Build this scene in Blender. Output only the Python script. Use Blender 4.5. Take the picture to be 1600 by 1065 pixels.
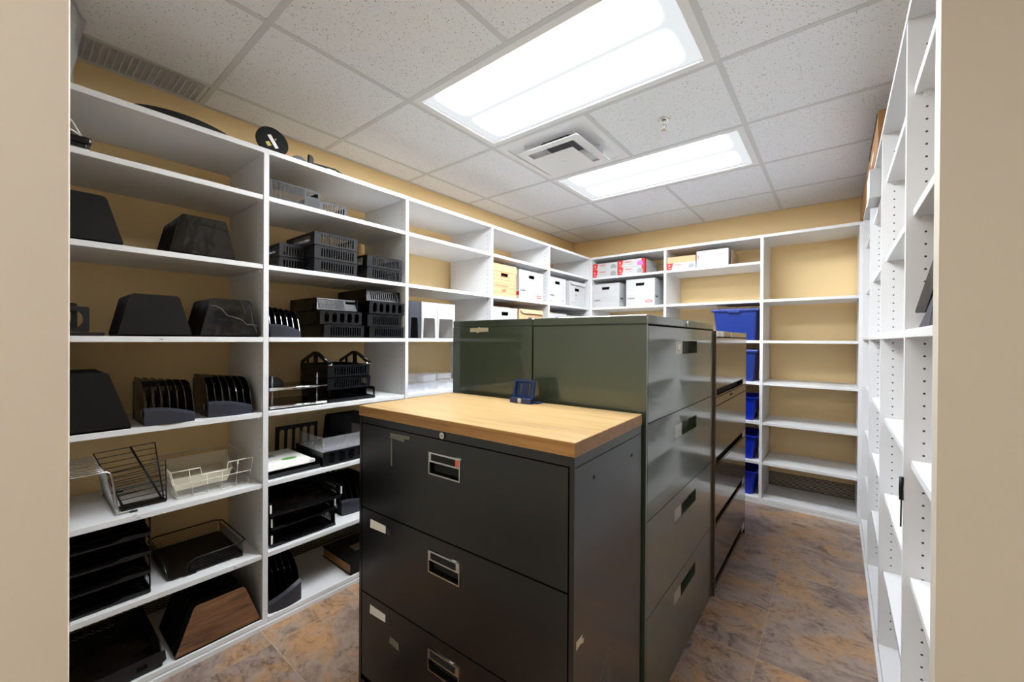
import bpy, bmesh, math, random
from mathutils import Vector, Matrix
random.seed(7)
for o in list(bpy.data.objects): bpy.data.objects.remove(o)
SC = bpy.context.scene; COL = SC.collection
PI = math.pi
# ---------------------------------------------------------------- camera
HC = 1.285
def make_camera():
    f, th, pit, rol = 633.417, 0.675623, -0.0037616, 0.0058178
    s, c = math.sin(th), math.cos(th)
    F = Vector((-s, c, 0)); R = Vector((c, s, 0)); Z = Vector((0, 0, 1))
    fwd = F*math.cos(pit) + Z*math.sin(pit); u2 = -F*math.sin(pit) + Z*math.cos(pit)
    r3 = R*math.cos(rol) + u2*math.sin(rol); u3 = -R*math.sin(rol) + u2*math.cos(rol)
    cd = bpy.data.cameras.new('camera'); co = bpy.data.objects.new('camera', cd); COL.objects.link(co)
    cd.sensor_width = 36; cd.lens = f/1600*36; cd.clip_start = .01
    M = Matrix((r3, u3, -fwd)).transposed().to_4x4(); M.translation = (0, 0, HC)
    co.matrix_world = M
    SC.camera = co
make_camera()
# ---------------------------------------------------------------- world, exposure
W = bpy.data.worlds.new('world'); SC.world = W; W.use_nodes = True
W.node_tree.nodes['Background'].inputs[0].default_value = (.9, .93, 1, 1)
W.node_tree.nodes['Background'].inputs[1].default_value = .3
SC.view_settings.view_transform = 'Standard'; SC.view_settings.look = 'None'
SC.view_settings.exposure = 1.46; SC.view_settings.gamma = 1; SC.view_settings.use_curve_mapping = False
SC.cycles.max_bounces = 16; SC.cycles.diffuse_bounces = 12; SC.cycles.glossy_bounces = 6; SC.cycles.transparent_max_bounces = 16
LAMP = 10.0        # brightness of the fluorescent tubes seen through the lens
HALL_FILL = 5.0  # strength of the unseen fill light added behind the camera
# ---------------------------------------------------------------- materials
def lin(c):
    return tuple((x/255/12.92 if x/255 <= .04045 else ((x/255+.055)/1.055)**2.4) for x in c) + (1,)
class NT:
    def __init__(s, name):
        s.m = bpy.data.materials.new(name); s.m.use_nodes = True; s.t = s.m.node_tree; s.b = s.t.nodes['Principled BSDF']
    def n(s, typ, **kw):
        nd = s.t.nodes.new(typ)
        for k, v in kw.items():
            if k.startswith('i_'):
                key = k[2:]; key = int(key) if key.isdigit() else key.replace('_', ' ')
                nd.inputs[key].default_value = v
            else: setattr(nd, k, v)
        return nd
    def l(s, a, b): s.t.links.new(a, b)
    def math(s, op, a, b=None, clamp=False):
        nd = s.n('ShaderNodeMath', operation=op, use_clamp=clamp)
        for i, v in enumerate((a, b)):
            if v is None: continue
            if isinstance(v, (int, float)): nd.inputs[i].default_value = v
            else: s.l(v, nd.inputs[i])
        return nd.outputs[0]
    def mix(s, fac, a, b):
        nd = s.n('ShaderNodeMix', data_type='RGBA')
        for i, v in ((0, fac), (6, a), (7, b)):
            if isinstance(v, (int, float, tuple)): nd.inputs[i].default_value = v
            else: s.l(v, nd.inputs[i])
        return nd.outputs[2]
    def ramp(s, fac, stops):
        nd = s.n('ShaderNodeValToRGB'); e = nd.color_ramp.elements
        while len(e) < len(stops): e.new(.5)
        for q, (p, c) in zip(e, stops): q.position = p; q.color = c
        s.l(fac, nd.inputs[0]); return nd.outputs[0]
def mat(name, col, rough=.5, metal=0, spec=.5, bump=0, bscale=200, coat=0, alpha=1, trans=0, noise=0, nscale=3, ior=1.45):
    g = NT(name); b = g.b
    c = lin(col)
    b.inputs['Base Color'].default_value = c; b.inputs['Roughness'].default_value = rough
    b.inputs['Metallic'].default_value = metal; b.inputs['Specular IOR Level'].default_value = spec
    b.inputs['Coat Weight'].default_value = coat; b.inputs['Alpha'].default_value = alpha
    b.inputs['Transmission Weight'].default_value = trans; b.inputs['IOR'].default_value = ior
    tc = g.n('ShaderNodeTexCoord')
    if noise:
        nz = g.n('ShaderNodeTexNoise', i_Scale=nscale, i_Detail=5.0); g.l(tc.outputs['Object'], nz.inputs['Vector'])
        k = 1-noise
        g.l(g.mix(nz.outputs[0], (c[0]*k, c[1]*k, c[2]*k, 1), tuple(min(1, x*(1+noise)) for x in c[:3])+(1,)), b.inputs['Base Color'])
        g.l(g.math('MULTIPLY_ADD', nz.outputs[0], .25) if False else g.math('ADD', g.math('MULTIPLY', nz.outputs[0], .16), max(0, rough-.08)), b.inputs['Roughness'])
    if bump:
        nz = g.n('ShaderNodeTexNoise', i_Scale=bscale, i_Detail=3.0); g.l(tc.outputs['Object'], nz.inputs['Vector'])
        bp = g.n('ShaderNodeBump', i_Strength=bump, i_Distance=.002); g.l(nz.outputs[0], bp.inputs['Height']); g.l(bp.outputs[0], b.inputs['Normal'])
        if bscale < 20: bp.inputs['Distance'].default_value = .02
    return g.m
M = {}
M['white'] = mat('white_melamine', (214, 215, 217), .35, noise=.02)
M['wall'] = mat('ochre_wall_paint', (238, 209, 156), .6, bump=.08, bscale=350)
M['jamb'] = mat('beige_wall_paint', (184, 177, 162), .55, noise=.015, nscale=2, bump=.05, bscale=300)
M['grid'] = mat('ceiling_grid_metal', (202, 204, 207), .45)
M['trimwhite'] = mat('white_enamel', (226, 227, 229), .4)
M['black'] = mat('black_plastic', (9, 9, 10), .28, spec=.5, noise=.1, nscale=8)
M['blackgloss'] = mat('glossy_black_plastic', (6, 6, 7), .14, spec=.8, bump=.35, bscale=6)
M['blackmatte'] = mat('matte_black_plastic', (8, 8, 9), .45, spec=.35, noise=.12, nscale=9, bump=.1, bscale=900)
M['greyplastic'] = mat('grey_plastic', (58, 61, 69), .45, noise=.05)
M['slate'] = mat('slate_grey_plastic', (44, 46, 56), .4, noise=.06)
M['chrome'] = mat('polished_chrome', (215, 215, 215), .12, metal=1)
M['steelwire'] = mat('chromed_wire', (190, 190, 188), .2, metal=1)
M['whitewire'] = mat('cream_coated_wire', (214, 210, 196), .3)
M['blackwire'] = mat('black_coated_wire', (18, 18, 18), .35)
M['brushed'] = mat('brushed_steel', (200, 197, 190), .32, metal=1)
M['paper'] = mat('white_paper', (242, 241, 236), .7)
M['glue_glare'] = mat('grey_glue_and_glare', (104, 106, 94), .6, noise=.2, nscale=80)  # old glue on the cabinet, also the painted glare on a sorter
M['tape'] = mat('aged_masking_tape', (196, 190, 168), .6, noise=.12, nscale=60)
M['dark'] = mat('dark_interior', (12, 12, 12), .7)
M['greenpaint'] = mat('green_enamel', (52, 66, 48), .34, spec=.9, noise=.05, nscale=2, coat=.9)
M['brownpaint'] = mat('bronze_brown_enamel', (62, 44, 33), .16, spec=.8, noise=.05, nscale=3, coat=.5)
M['blue'] = mat('blue_plastic', (30, 52, 128), .3, noise=.04)
M['bluebright'] = mat('bright_blue_plastic', (8, 40, 172), .28, noise=.04)
M['navy'] = mat('navy_plastic', (30, 52, 98), .35)
M['carton'] = mat('kraft_cardboard', (192, 160, 122), .75, noise=.05, nscale=12)
M['cartonwhite'] = mat('white_cardboard', (186, 187, 188), .65, noise=.02, nscale=12)
M['red'] = mat('red_print', (206, 44, 40), .5)
M['redink'] = mat('faded_red_ink', (196, 96, 70), .6)
M['ink'] = mat('black_ink', (36, 36, 38), .6)
M['greyink'] = mat('grey_ink', (150, 150, 150), .6)
M['pink'] = mat('magenta_print', (226, 110, 190), .5)
M['greenprint'] = mat('green_print', (92, 160, 70), .5)
M['yellow'] = mat('yellow_sticker', (206, 190, 110), .5)
M['woodbrown'] = mat('brown_wood_box', (150, 108, 66), .5, noise=.1, nscale=5)
M['acrylic'] = mat('clear_acrylic', (225, 228, 236), .05, alpha=.14, spec=.8)
M['frost'] = mat('translucent_cream_plastic', (226, 220, 200), .35, alpha=.38, spec=.4)
M['bag'] = mat('translucent_plastic_film', (205, 208, 212), .25, alpha=.62, spec=.6)
M['silver'] = mat('silver_paint', (196, 198, 202), .25, metal=.7)
M['rubber'] = mat('black_rubber', (20, 20, 20), .7)

def panel_mat():   # white melamine with rows of shelf pin holes every 32 mm (object space: y = across depth 0..1 from front, z up)
    g = NT('drilled_white_melamine'); g.b.inputs['Roughness'].default_value = .35
    tc = g.n('ShaderNodeTexCoord'); sp = g.n('ShaderNodeSeparateXYZ'); g.l(tc.outputs['Object'], sp.inputs[0])
    z = g.math('SUBTRACT', g.math('PINGPONG', sp.outputs[2], .016), 0.0)
    res = None
    for yy in (.037, .39):
        dy = g.math('SUBTRACT', sp.outputs[1], yy)
        r2 = g.math('ADD', g.math('MULTIPLY', dy, dy), g.math('MULTIPLY', z, z))
        h = g.math('LESS_THAN', r2, .0027**2)
        res = h if res is None else g.math('MAXIMUM', res, h)
    lim = g.math('MULTIPLY', g.math('GREATER_THAN', sp.outputs[2], .12), g.math('LESS_THAN', sp.outputs[2], 2.05))
    res = g.math('MULTIPLY', res, lim)
    g.l(g.mix(res, lin((214, 215, 217)), (.02, .018, .015, 1)), g.b.inputs['Base Color'])
    return g.m
M['panel'] = panel_mat()

def ceiling_mat():
    g = NT('fissured_ceiling_tile'); g.b.inputs['Roughness'].default_value = .9; g.b.inputs['Specular IOR Level'].default_value = .15
    tc = g.n('ShaderNodeTexCoord'); mp = g.n('ShaderNodeMapping'); g.l(tc.outputs['Object'], mp.inputs[0])
    mp.inputs['Scale'].default_value = (1, 1, .05)
    nz = g.n('ShaderNodeTexNoise', i_Scale=60.0, i_Detail=3.0); g.l(mp.outputs[0], nz.inputs['Vector'])
    add = g.n('ShaderNodeVectorMath', operation='MULTIPLY_ADD'); g.l(nz.outputs[1], add.inputs[0]); add.inputs[1].default_value = (.006, .006, 0); g.l(mp.outputs[0], add.inputs[2])
    masks = None
    for sc_, th, keep in ((75.0, .17, .55), (140.0, .2, .6)):
        v = g.n('ShaderNodeTexVoronoi', i_Scale=sc_, i_Randomness=1.0); g.l(add.outputs[0], v.inputs['Vector'])
        cs = g.n('ShaderNodeSeparateColor'); g.l(v.outputs['Color'], cs.inputs[0])
        m = g.math('MULTIPLY', g.math('LESS_THAN', v.outputs['Distance'], th), g.math('GREATER_THAN', cs.outputs[0], keep))
        masks = m if masks is None else g.math('MAXIMUM', masks, m)
    col = g.mix(g.math('MULTIPLY', masks, .72), lin((230, 232, 237)), lin((70, 68, 66)))
    g.l(col, g.b.inputs['Base Color'])
    return g.m
M['tile'] = ceiling_mat()

def floor_mat():
    g = NT('slate_look_vinyl_tile'); tc = g.n('ShaderNodeTexCoord'); P = tc.outputs['Object']
    sp = g.n('ShaderNodeSeparateXYZ'); g.l(P, sp.inputs[0])
    S = .4
    ix = g.math('FLOOR', g.math('DIVIDE', g.math('ADD', sp.outputs[0], .245+8), S)); iy = g.math('FLOOR', g.math('DIVIDE', g.math('ADD', sp.outputs[1], -2.30+8), S))
    cb = g.n('ShaderNodeCombineXYZ'); g.l(ix, cb.inputs[0]); g.l(iy, cb.inputs[1])
    wn = g.n('ShaderNodeTexWhiteNoise', noise_dimensions='2D'); g.l(cb.outputs[0], wn.inputs['Vector'])
    off = g.n('ShaderNodeVectorMath', operation='MULTIPLY_ADD'); g.l(wn.outputs[1], off.inputs[0]); off.inputs[1].default_value = (7, 7, 7); g.l(P, off.inputs[2])
    mp = g.n('ShaderNodeMapping'); g.l(off.outputs[0], mp.inputs[0]); mp.inputs['Scale'].default_value = (1, 1.35, 1); mp.inputs['Rotation'].default_value = (0, 0, .5)
    wv = g.n('ShaderNodeTexNoise', i_Scale=2.2, i_Detail=4.0); g.l(mp.outputs[0], wv.inputs['Vector'])
    ad = g.n('ShaderNodeVectorMath', operation='MULTIPLY_ADD'); g.l(wv.outputs[1], ad.inputs[0]); ad.inputs[1].default_value = (.5, .5, .5); g.l(mp.outputs[0], ad.inputs[2])
    n1 = g.n('ShaderNodeTexNoise', i_Scale=3.2, i_Detail=7.0, i_Roughness=.6); g.l(ad.outputs[0], n1.inputs['Vector'])
    n2 = g.n('ShaderNodeTexNoise', i_Scale=14.0, i_Detail=12.0, i_Roughness=.8); g.l(ad.outputs[0], n2.inputs['Vector'])
    n3 = g.n('ShaderNodeTexNoise', i_Scale=6.5, i_Detail=12.0, i_Roughness=.78); g.l(ad.outputs[0], n3.inputs['Vector'])
    base = g.ramp(n1.outputs[0], [(.34, lin((136, 117, 107))), (.45, lin((168, 150, 140))), (.53, lin((178, 148, 122))), (.60, lin((188, 148, 108))), (.70, lin((172, 156, 148)))])
    lum = g.ramp(n2.outputs[0], [(.38, (.40, .38, .38, 1)), (.48, (.82, .80, .79, 1)), (.62, (1.0, 1.0, 1.0, 1)), (.75, (1.0, 1.0, 1.0, 1))])
    ml = g.n('ShaderNodeMix', data_type='RGBA', blend_type='MULTIPLY'); ml.inputs[0].default_value = 1; g.l(base, ml.inputs[6]); g.l(lum, ml.inputs[7])
    spots = g.ramp(n3.outputs[0], [(.37, (1, 1, 1, 1)), (.45, (0, 0, 0, 1))])
    col = g.mix(g.math('MULTIPLY', spots, .85), ml.outputs[2], lin((84, 64, 56)))
    fx = g.math('PINGPONG', g.math('ADD', sp.outputs[0], .245), S/2); fy = g.math('PINGPONG', g.math('ADD', sp.outputs[1], -2.30), S/2)
    line = g.math('LESS_THAN', g.math('MINIMUM', fx, g.math('MULTIPLY', fy, .65)), .0012)
    col = g.mix(g.math('MULTIPLY', line, .6), col, lin((190, 172, 150)))
    tint = g.mix(wn.outputs[0], (.86, .86, .88, 1), (1.1, 1.06, 1.0, 1))
    mu = g.n('ShaderNodeMix', data_type='RGBA', blend_type='MULTIPLY'); mu.inputs[0].default_value = 1; g.l(col, mu.inputs[6]); g.l(tint, mu.inputs[7])
    g.l(mu.outputs[2], g.b.inputs['Base Color'])
    g.l(g.math('ADD', g.math('MULTIPLY', n2.outputs[0], .25), .25), g.b.inputs['Roughness'])
    bp = g.n('ShaderNodeBump', i_Strength=.25, i_Distance=.002); g.l(n2.outputs[0], bp.inputs['Height']); g.l(bp.outputs[0], g.b.inputs['Normal'])
    return g.m
M['floor'] = floor_mat()

def wood_mat(name, c1, c2, c3, axis='x', rough=.35, scale=1.0):
    g = NT(name); tc = g.n('ShaderNodeTexCoord'); mp = g.n('ShaderNodeMapping'); g.l(tc.outputs['Object'], mp.inputs[0])
    s = {'x': (.9, 9, 9), 'y': (9, .9, 9)}[axis]; mp.inputs['Scale'].default_value = tuple(v*scale for v in s)
    n0 = g.n('ShaderNodeTexNoise', i_Scale=1.2, i_Detail=2.0); g.l(mp.outputs[0], n0.inputs['Vector'])
    ad = g.n('ShaderNodeVectorMath', operation='MULTIPLY_ADD'); g.l(n0.outputs[1], ad.inputs[0]); ad.inputs[1].default_value = (.8, .8, .8); g.l(mp.outputs[0], ad.inputs[2])
    n1 = g.n('ShaderNodeTexNoise', i_Scale=2.6, i_Detail=9.0, i_Roughness=.7); g.l(ad.outputs[0], n1.inputs['Vector'])
    mp2 = g.n('ShaderNodeMapping'); g.l(tc.outputs['Object'], mp2.inputs[0]); mp2.inputs['Scale'].default_value = tuple(v*scale*(1.6 if v < 1 else 9) for v in s)
    n2 = g.n('ShaderNodeTexNoise', i_Scale=2.0, i_Detail=4.0); g.l(mp2.outputs[0], n2.inputs['Vector'])
    f = g.math('ADD', g.math('MULTIPLY', n1.outputs[0], .7), g.math('MULTIPLY', n2.outputs[0], .3))
    g.l(g.ramp(f, [(.36, lin(c3)), (.48, lin(c2)), (.60, lin(c1))]), g.b.inputs['Base Color'])
    g.b.inputs['Roughness'].default_value = rough
    return g.m
M['oak'] = wood_mat('oak_laminate', (198, 168, 120), (186, 154, 106), (160, 126, 82), 'x', .3)
M['oakedge'] = wood_mat('oak_edge_band', (160, 120, 68), (146, 106, 56), (118, 84, 44), 'x', .35)
M['walnut'] = wood_mat('walnut_veneer', (132, 96, 68), (108, 76, 52), (66, 46, 34), 'x', .3, 1.6)

def cab_black():
    g = NT('scuffed_black_enamel'); b = g.b; tc = g.n('ShaderNodeTexCoord')
    n = g.n('ShaderNodeTexNoise', i_Scale=2.5, i_Detail=6.0, i_Roughness=.6); g.l(tc.outputs['Object'], n.inputs['Vector'])
    g.l(g.mix(n.outputs[0], lin((6, 6, 7)), lin((14, 14, 14))), b.inputs['Base Color'])
    g.l(g.math('ADD', g.math('MULTIPLY', n.outputs[0], .22), .13), b.inputs['Roughness'])
    n2 = g.n('ShaderNodeTexNoise', i_Scale=1.6, i_Detail=1.0); g.l(tc.outputs['Object'], n2.inputs['Vector'])
    bp = g.n('ShaderNodeBump', i_Strength=.6, i_Distance=.03); g.l(n2.outputs[0], bp.inputs['Height']); g.l(bp.outputs[0], b.inputs['Normal'])
    return g.m
M['cabblack'] = cab_black(); M['cabblack'].node_tree.nodes['Principled BSDF'].inputs['Coat Weight'].default_value = .35; M['cabblack'].node_tree.nodes['Principled BSDF'].inputs['Coat Roughness'].default_value = .22

def lens_mat():    # prismatic lens lit from behind by two long tubes
    g = NT('prismatic_lamp_lens'); tc = g.n('ShaderNodeTexCoord'); sp = g.n('ShaderNodeSeparateXYZ'); g.l(tc.outputs['Object'], sp.inputs[0])
    y = sp.outputs[1]
    def tube(c0):
        d = g.math('ABSOLUTE', g.math('SUBTRACT', y, c0))
        r = g.n('ShaderNodeMapRange', interpolation_type='SMOOTHERSTEP'); g.l(d, r.inputs[0]); r.inputs[1].default_value = .01; r.inputs[2].default_value = .16
        r.inputs[3].default_value = 1; r.inputs[4].default_value = 0; return r.outputs[0]
    t = g.math('MAXIMUM', tube(-.14), tube(.12))
    ends = g.n('ShaderNodeMapRange', interpolation_type='SMOOTHSTEP'); g.l(g.math('ABSOLUTE', sp.outputs[0]), ends.inputs[0])
    ends.inputs[1].default_value = .46; ends.inputs[2].default_value = .53; ends.inputs[3].default_value = 1; ends.inputs[4].default_value = 0
    t = g.math('MULTIPLY', t, ends.outputs[0])
    dots = g.n('ShaderNodeTexChecker', i_Scale=130.0); g.l(tc.outputs['Object'], dots.inputs[0])
    t = g.math('POWER', t, 3.0)
    k = g.math('MULTIPLY', g.math('ADD', g.math('MULTIPLY', t, LAMP*2.9), .33), g.math('SUBTRACT', 1.0, g.math('MULTIPLY', dots.outputs[1], .04)))
    em = g.n('ShaderNodeEmission'); em.inputs[0].default_value = (.93, .97, 1, 1); g.l(k, em.inputs[1])
    g.l(em.outputs[0], g.t.nodes['Material Output'].inputs[0]); return g.m
M['lens'] = lens_mat()
def glow(name, s):
    g = NT(name); em = g.n('ShaderNodeEmission'); em.inputs[0].default_value = (1, .97, .93, 1); em.inputs[1].default_value = s
    g.l(em.outputs[0], g.t.nodes['Material Output'].inputs[0]); return g.m
M['hall_fill'] = glow('hallway_fill_glow', HALL_FILL)
def mesh_base():   # woven black mesh base strip
    g = NT('black_patterned_vinyl_base'); tc = g.n('ShaderNodeTexCoord'); sp = g.n('ShaderNodeSeparateXYZ'); g.l(tc.outputs['Object'], sp.inputs[0])
    u = g.math('ADD', sp.outputs[0], sp.outputs[1])
    zig = g.math('MULTIPLY', g.math('PINGPONG', u, .012), .55)
    v = g.math('PINGPONG', g.math('ADD', sp.outputs[2], zig), .006)
    m = g.math('LESS_THAN', v, .0019)
    g.l(g.mix(m, lin((20, 18, 16)), lin((214, 202, 176))), g.b.inputs['Base Color']); g.b.inputs['Roughness'].default_value = .5
    return g.m
M['meshbase'] = mesh_base()

# ---------------------------------------------------------------- mesh builder
def T(x=0, y=0, z=0): return Matrix.Translation((x, y, z))
def RX(a): return Matrix.Rotation(a, 4, 'X')
def RY(a): return Matrix.Rotation(a, 4, 'Y')
def RZ(a): return Matrix.Rotation(a, 4, 'Z')
UP = RX(PI/2)      # a plate drawn in (x, y) stands up: (x, z), thickness towards -y
class MB:
    def __init__(s): s.bm = bmesh.new()
    def _add(s, vs, fs, m, smooth=False):
        v = [s.bm.verts.new(m @ Vector(q)) for q in vs]
        for f in fs:
            try: fc = s.bm.faces.new([v[i] for i in f]); fc.smooth = smooth
            except ValueError: pass
        return s
    def box(s, x0, x1, y0, y1, z0, z1, m=Matrix()):
        vs = [(x, y, z) for z in (z0, z1) for y in (y0, y1) for x in (x0, x1)]
        return s._add(vs, [(0, 2, 3, 1), (4, 5, 7, 6), (0, 1, 5, 4), (2, 6, 7, 3), (0, 4, 6, 2), (1, 3, 7, 5)], m)
    def rbox(s, x0, x1, y0, y1, z0, z1, r=.004, m=Matrix(), seg=2):
        b = bmesh.new(); 
        vs = [b.verts.new((x, y, z)) for z in (z0, z1) for y in (y0, y1) for x in (x0, x1)]
        for f in [(0, 2, 3, 1), (4, 5, 7, 6), (0, 1, 5, 4), (2, 6, 7, 3), (0, 4, 6, 2), (1, 3, 7, 5)]: b.faces.new([vs[i] for i in f])
        bmesh.ops.bevel(b, geom=b.edges[:], offset=r, segments=seg, affect='EDGES', profile=.5)
        me = bpy.data.meshes.new('t'); b.to_mesh(me); b.free(); me.transform(m); s.bm.from_mesh(me); bpy.data.meshes.remove(me); return s
    def plate(s, outline, holes=(), t=.003, m=Matrix()):
        cu = bpy.data.curves.new('t', 'CURVE'); cu.dimensions = '2D'; cu.fill_mode = 'BOTH'; cu.extrude = t/2
        for poly in [outline]+list(holes):
            sp = cu.splines.new('POLY'); sp.points.add(len(poly)-1)
            for p, q in zip(sp.points, poly): p.co = (q[0], q[1], 0, 1)
            sp.use_cyclic_u = True
        o = bpy.data.objects.new('t', cu); me = bpy.data.meshes.new_from_object(o)
        me.transform(m @ T(0, 0, t/2)); s.bm.from_mesh(me)
        bpy.data.objects.remove(o); bpy.data.curves.remove(cu); bpy.data.meshes.remove(me); return s
    def text(s, txt, size, m=Matrix(), t=.0008, bold=False):
        cu = bpy.data.curves.new('t', 'FONT'); cu.body = txt; cu.size = size; cu.extrude = t/2; cu.align_x = 'LEFT'
        if bold: cu.offset = size*.02
        o = bpy.data.objects.new('t', cu); me = bpy.data.meshes.new_from_object(o); me.transform(m); s.bm.from_mesh(me)
        bpy.data.objects.remove(o); bpy.data.curves.remove(cu); bpy.data.meshes.remove(me); return s
    def cyl(s, r, z0, z1, m=Matrix(), n=24, r2=None, smooth=True):
        r2 = r if r2 is None else r2
        vs = [(r*math.cos(2*PI*i/n), r*math.sin(2*PI*i/n), z0) for i in range(n)]+[(r2*math.cos(2*PI*i/n), r2*math.sin(2*PI*i/n), z1) for i in range(n)]
        fs = [(i, (i+1) % n, n+(i+1) % n, n+i) for i in range(n)]
        v = [s.bm.verts.new(m @ Vector(q)) for q in vs]
        for f in fs: s.bm.faces.new([v[i] for i in f]).smooth = smooth
        s.bm.faces.new(v[:n][::-1]); s.bm.faces.new(v[n:]); return s
    def tube(s, pts, r=.0015, n=6, closed=False, m=Matrix()):
        pts = [m @ Vector(p) for p in pts]; k = len(pts); rings = []
        for i, p in enumerate(pts):
            a = pts[i-1] if (i or closed) else p; b = pts[(i+1) % k] if (i < k-1 or closed) else p
            d = (b-a).normalized(); up = Vector((0, 0, 1)) if abs(d.z) < .9 else Vector((1, 0, 0))
            e1 = d.cross(up).normalized(); e2 = d.cross(e1)
            rings.append([s.bm.verts.new(p+(e1*math.cos(2*PI*j/n)+e2*math.sin(2*PI*j/n))*r) for j in range(n)])
        for i in range(k if closed else k-1):
            A, B = rings[i], rings[(i+1) % k]
            for j in range(n):
                s.bm.faces.new((A[j], A[(j+1) % n], B[(j+1) % n], B[j])).smooth = True
        if not closed: s.bm.faces.new(rings[0][::-1]); s.bm.faces.new(rings[-1])
        return s
    def build(s, name, mt, parent=None, loc=None, **props):
        me = bpy.data.meshes.new(name); bmesh.ops.recalc_face_normals(s.bm, faces=s.bm.faces[:]); s.bm.to_mesh(me); s.bm.free()
        me.materials.append(M[mt] if isinstance(mt, str) else mt)
        o = bpy.data.objects.new(name, me); COL.objects.link(o)
        if parent: o.parent = parent
        if loc: o.location = loc
        for k, v in props.items(): o[k] = v
        return o
def thing(name, label, cat, loc=(0, 0, 0), rz=0, group=None, tilt=None):
    o = bpy.data.objects.new(name, None); COL.objects.link(o); o.empty_display_size = .05
    o.location = loc; o.rotation_euler = (tilt[0] if tilt else 0, tilt[1] if tilt else 0, rz)
    o['label'] = label; o['category'] = cat
    if group: o['group'] = group
    return o
def tag(o, label, cat, group=None):
    o['label'] = label; o['category'] = cat
    if group: o['group'] = group
    return o
def struct(o): o['kind'] = 'structure'; return o
def rect(x0, y0, x1, y1): return [(x0, y0), (x1, y0), (x1, y1), (x0, y1)]
def rrect(x0, y0, x1, y1, r, n=4):
    out = []
    for cx, cy, a in ((x1-r, y0+r, -90), (x1-r, y1-r, 0), (x0+r, y1-r, 90), (x0+r, y0+r, 180)):
        for i in range(n+1):
            t = math.radians(a+90*i/n); out.append((cx+r*math.cos(t), cy+r*math.sin(t)))
    return out
def rpoly(pts, r, n=4):      # polygon with rounded corners
    out = []; k = len(pts)
    for i, p in enumerate(pts):
        p = Vector(p); a = (Vector(pts[i-1])-p); b = (Vector(pts[(i+1) % k])-p)
        rr = min(r, a.length*.45, b.length*.45); A = p+a.normalized()*rr; B = p+b.normalized()*rr
        for j in range(n+1):
            t = j/n; q = A*(1-t)**2+p*2*t*(1-t)+B*t*t; out.append((q.x, q.y))
    return out

# ---------------------------------------------------------------- room
CEIL = 2.424
WX0, WX1, WY1 = -2.43, .62, 4.19        # left, right, far walls
XF, YF, XR = -1.971, 3.729, .139        # front planes of the shelving
BAY = .7525
def slab(name, b, mt):
    return struct(MB().box(*b).build(name, mt))
slab('floor', (-2.6, 1.6, -2.4, 4.3, -.06, 0), 'floor')
slab('wall_left', (WX0-.1, WX0, -.2, WY1+.1, 0, 2.6), 'wall')
slab('wall_far', (WX0, WX1+.1, WY1, WY1+.1, 0, 2.6), 'wall')
slab('wall_right', (WX1, WX1+.1, 1.0, WY1, 0, 2.6), 'wall')
# front wall with the opening the camera stands in; a deeper pier beside the right-hand shelving
m = MB(); m.box(WX0, -.80, -.2, -.05, 0, 2.6); m.box(-1.93, -.80, -.05, .053, 0, 2.6)
struct(m.build('wall_front', 'jamb'))
M['jamb_lit'] = mat('beige_wall_paint_lit', (226, 219, 206), .5, noise=.015, nscale=2)  # jamb paint in a lighter tone, light on this side put into the colour
struct(MB().rbox(-.7995, -.788, -.2, .0524, 0, CEIL-.003, .0015, seg=1).build('wall_front_lit_face', 'jamb_lit'))  # added strip over the left jamb, carries the painted-in light
slab('wall_front_right', (.1335, 1.3, .985, 1.034, 0, 2.6), 'jamb')
slab('wall_hallway_right', (1.2, 1.3, -2.3, .985, 0, 2.6), 'jamb')
slab('ceiling_hallway', (WX1, 1.3, -2.3, .985, CEIL, 2.6), 'jamb')
slab('wall_back', (-1.8, 1.3, -2.3, -2.2, 0, 2.6), 'jamb')
slab('wall_hallway', (-1.9, -1.8, -2.3, -.2, 0, 2.6), 'jamb')
struct(MB().box(WX0, WX0+.006, -.05, WY1, 0, .15).build('baseboard_left', 'meshbase'))
struct(MB().box(WX0+.006, WX1, WY1-.006, WY1, 0, .15).build('baseboard_far', 'meshbase'))
struct(MB().box(WX1-.006, WX1, 1.04, WY1-.006, 0, .15).build('baseboard_right', 'meshbase'))

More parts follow.
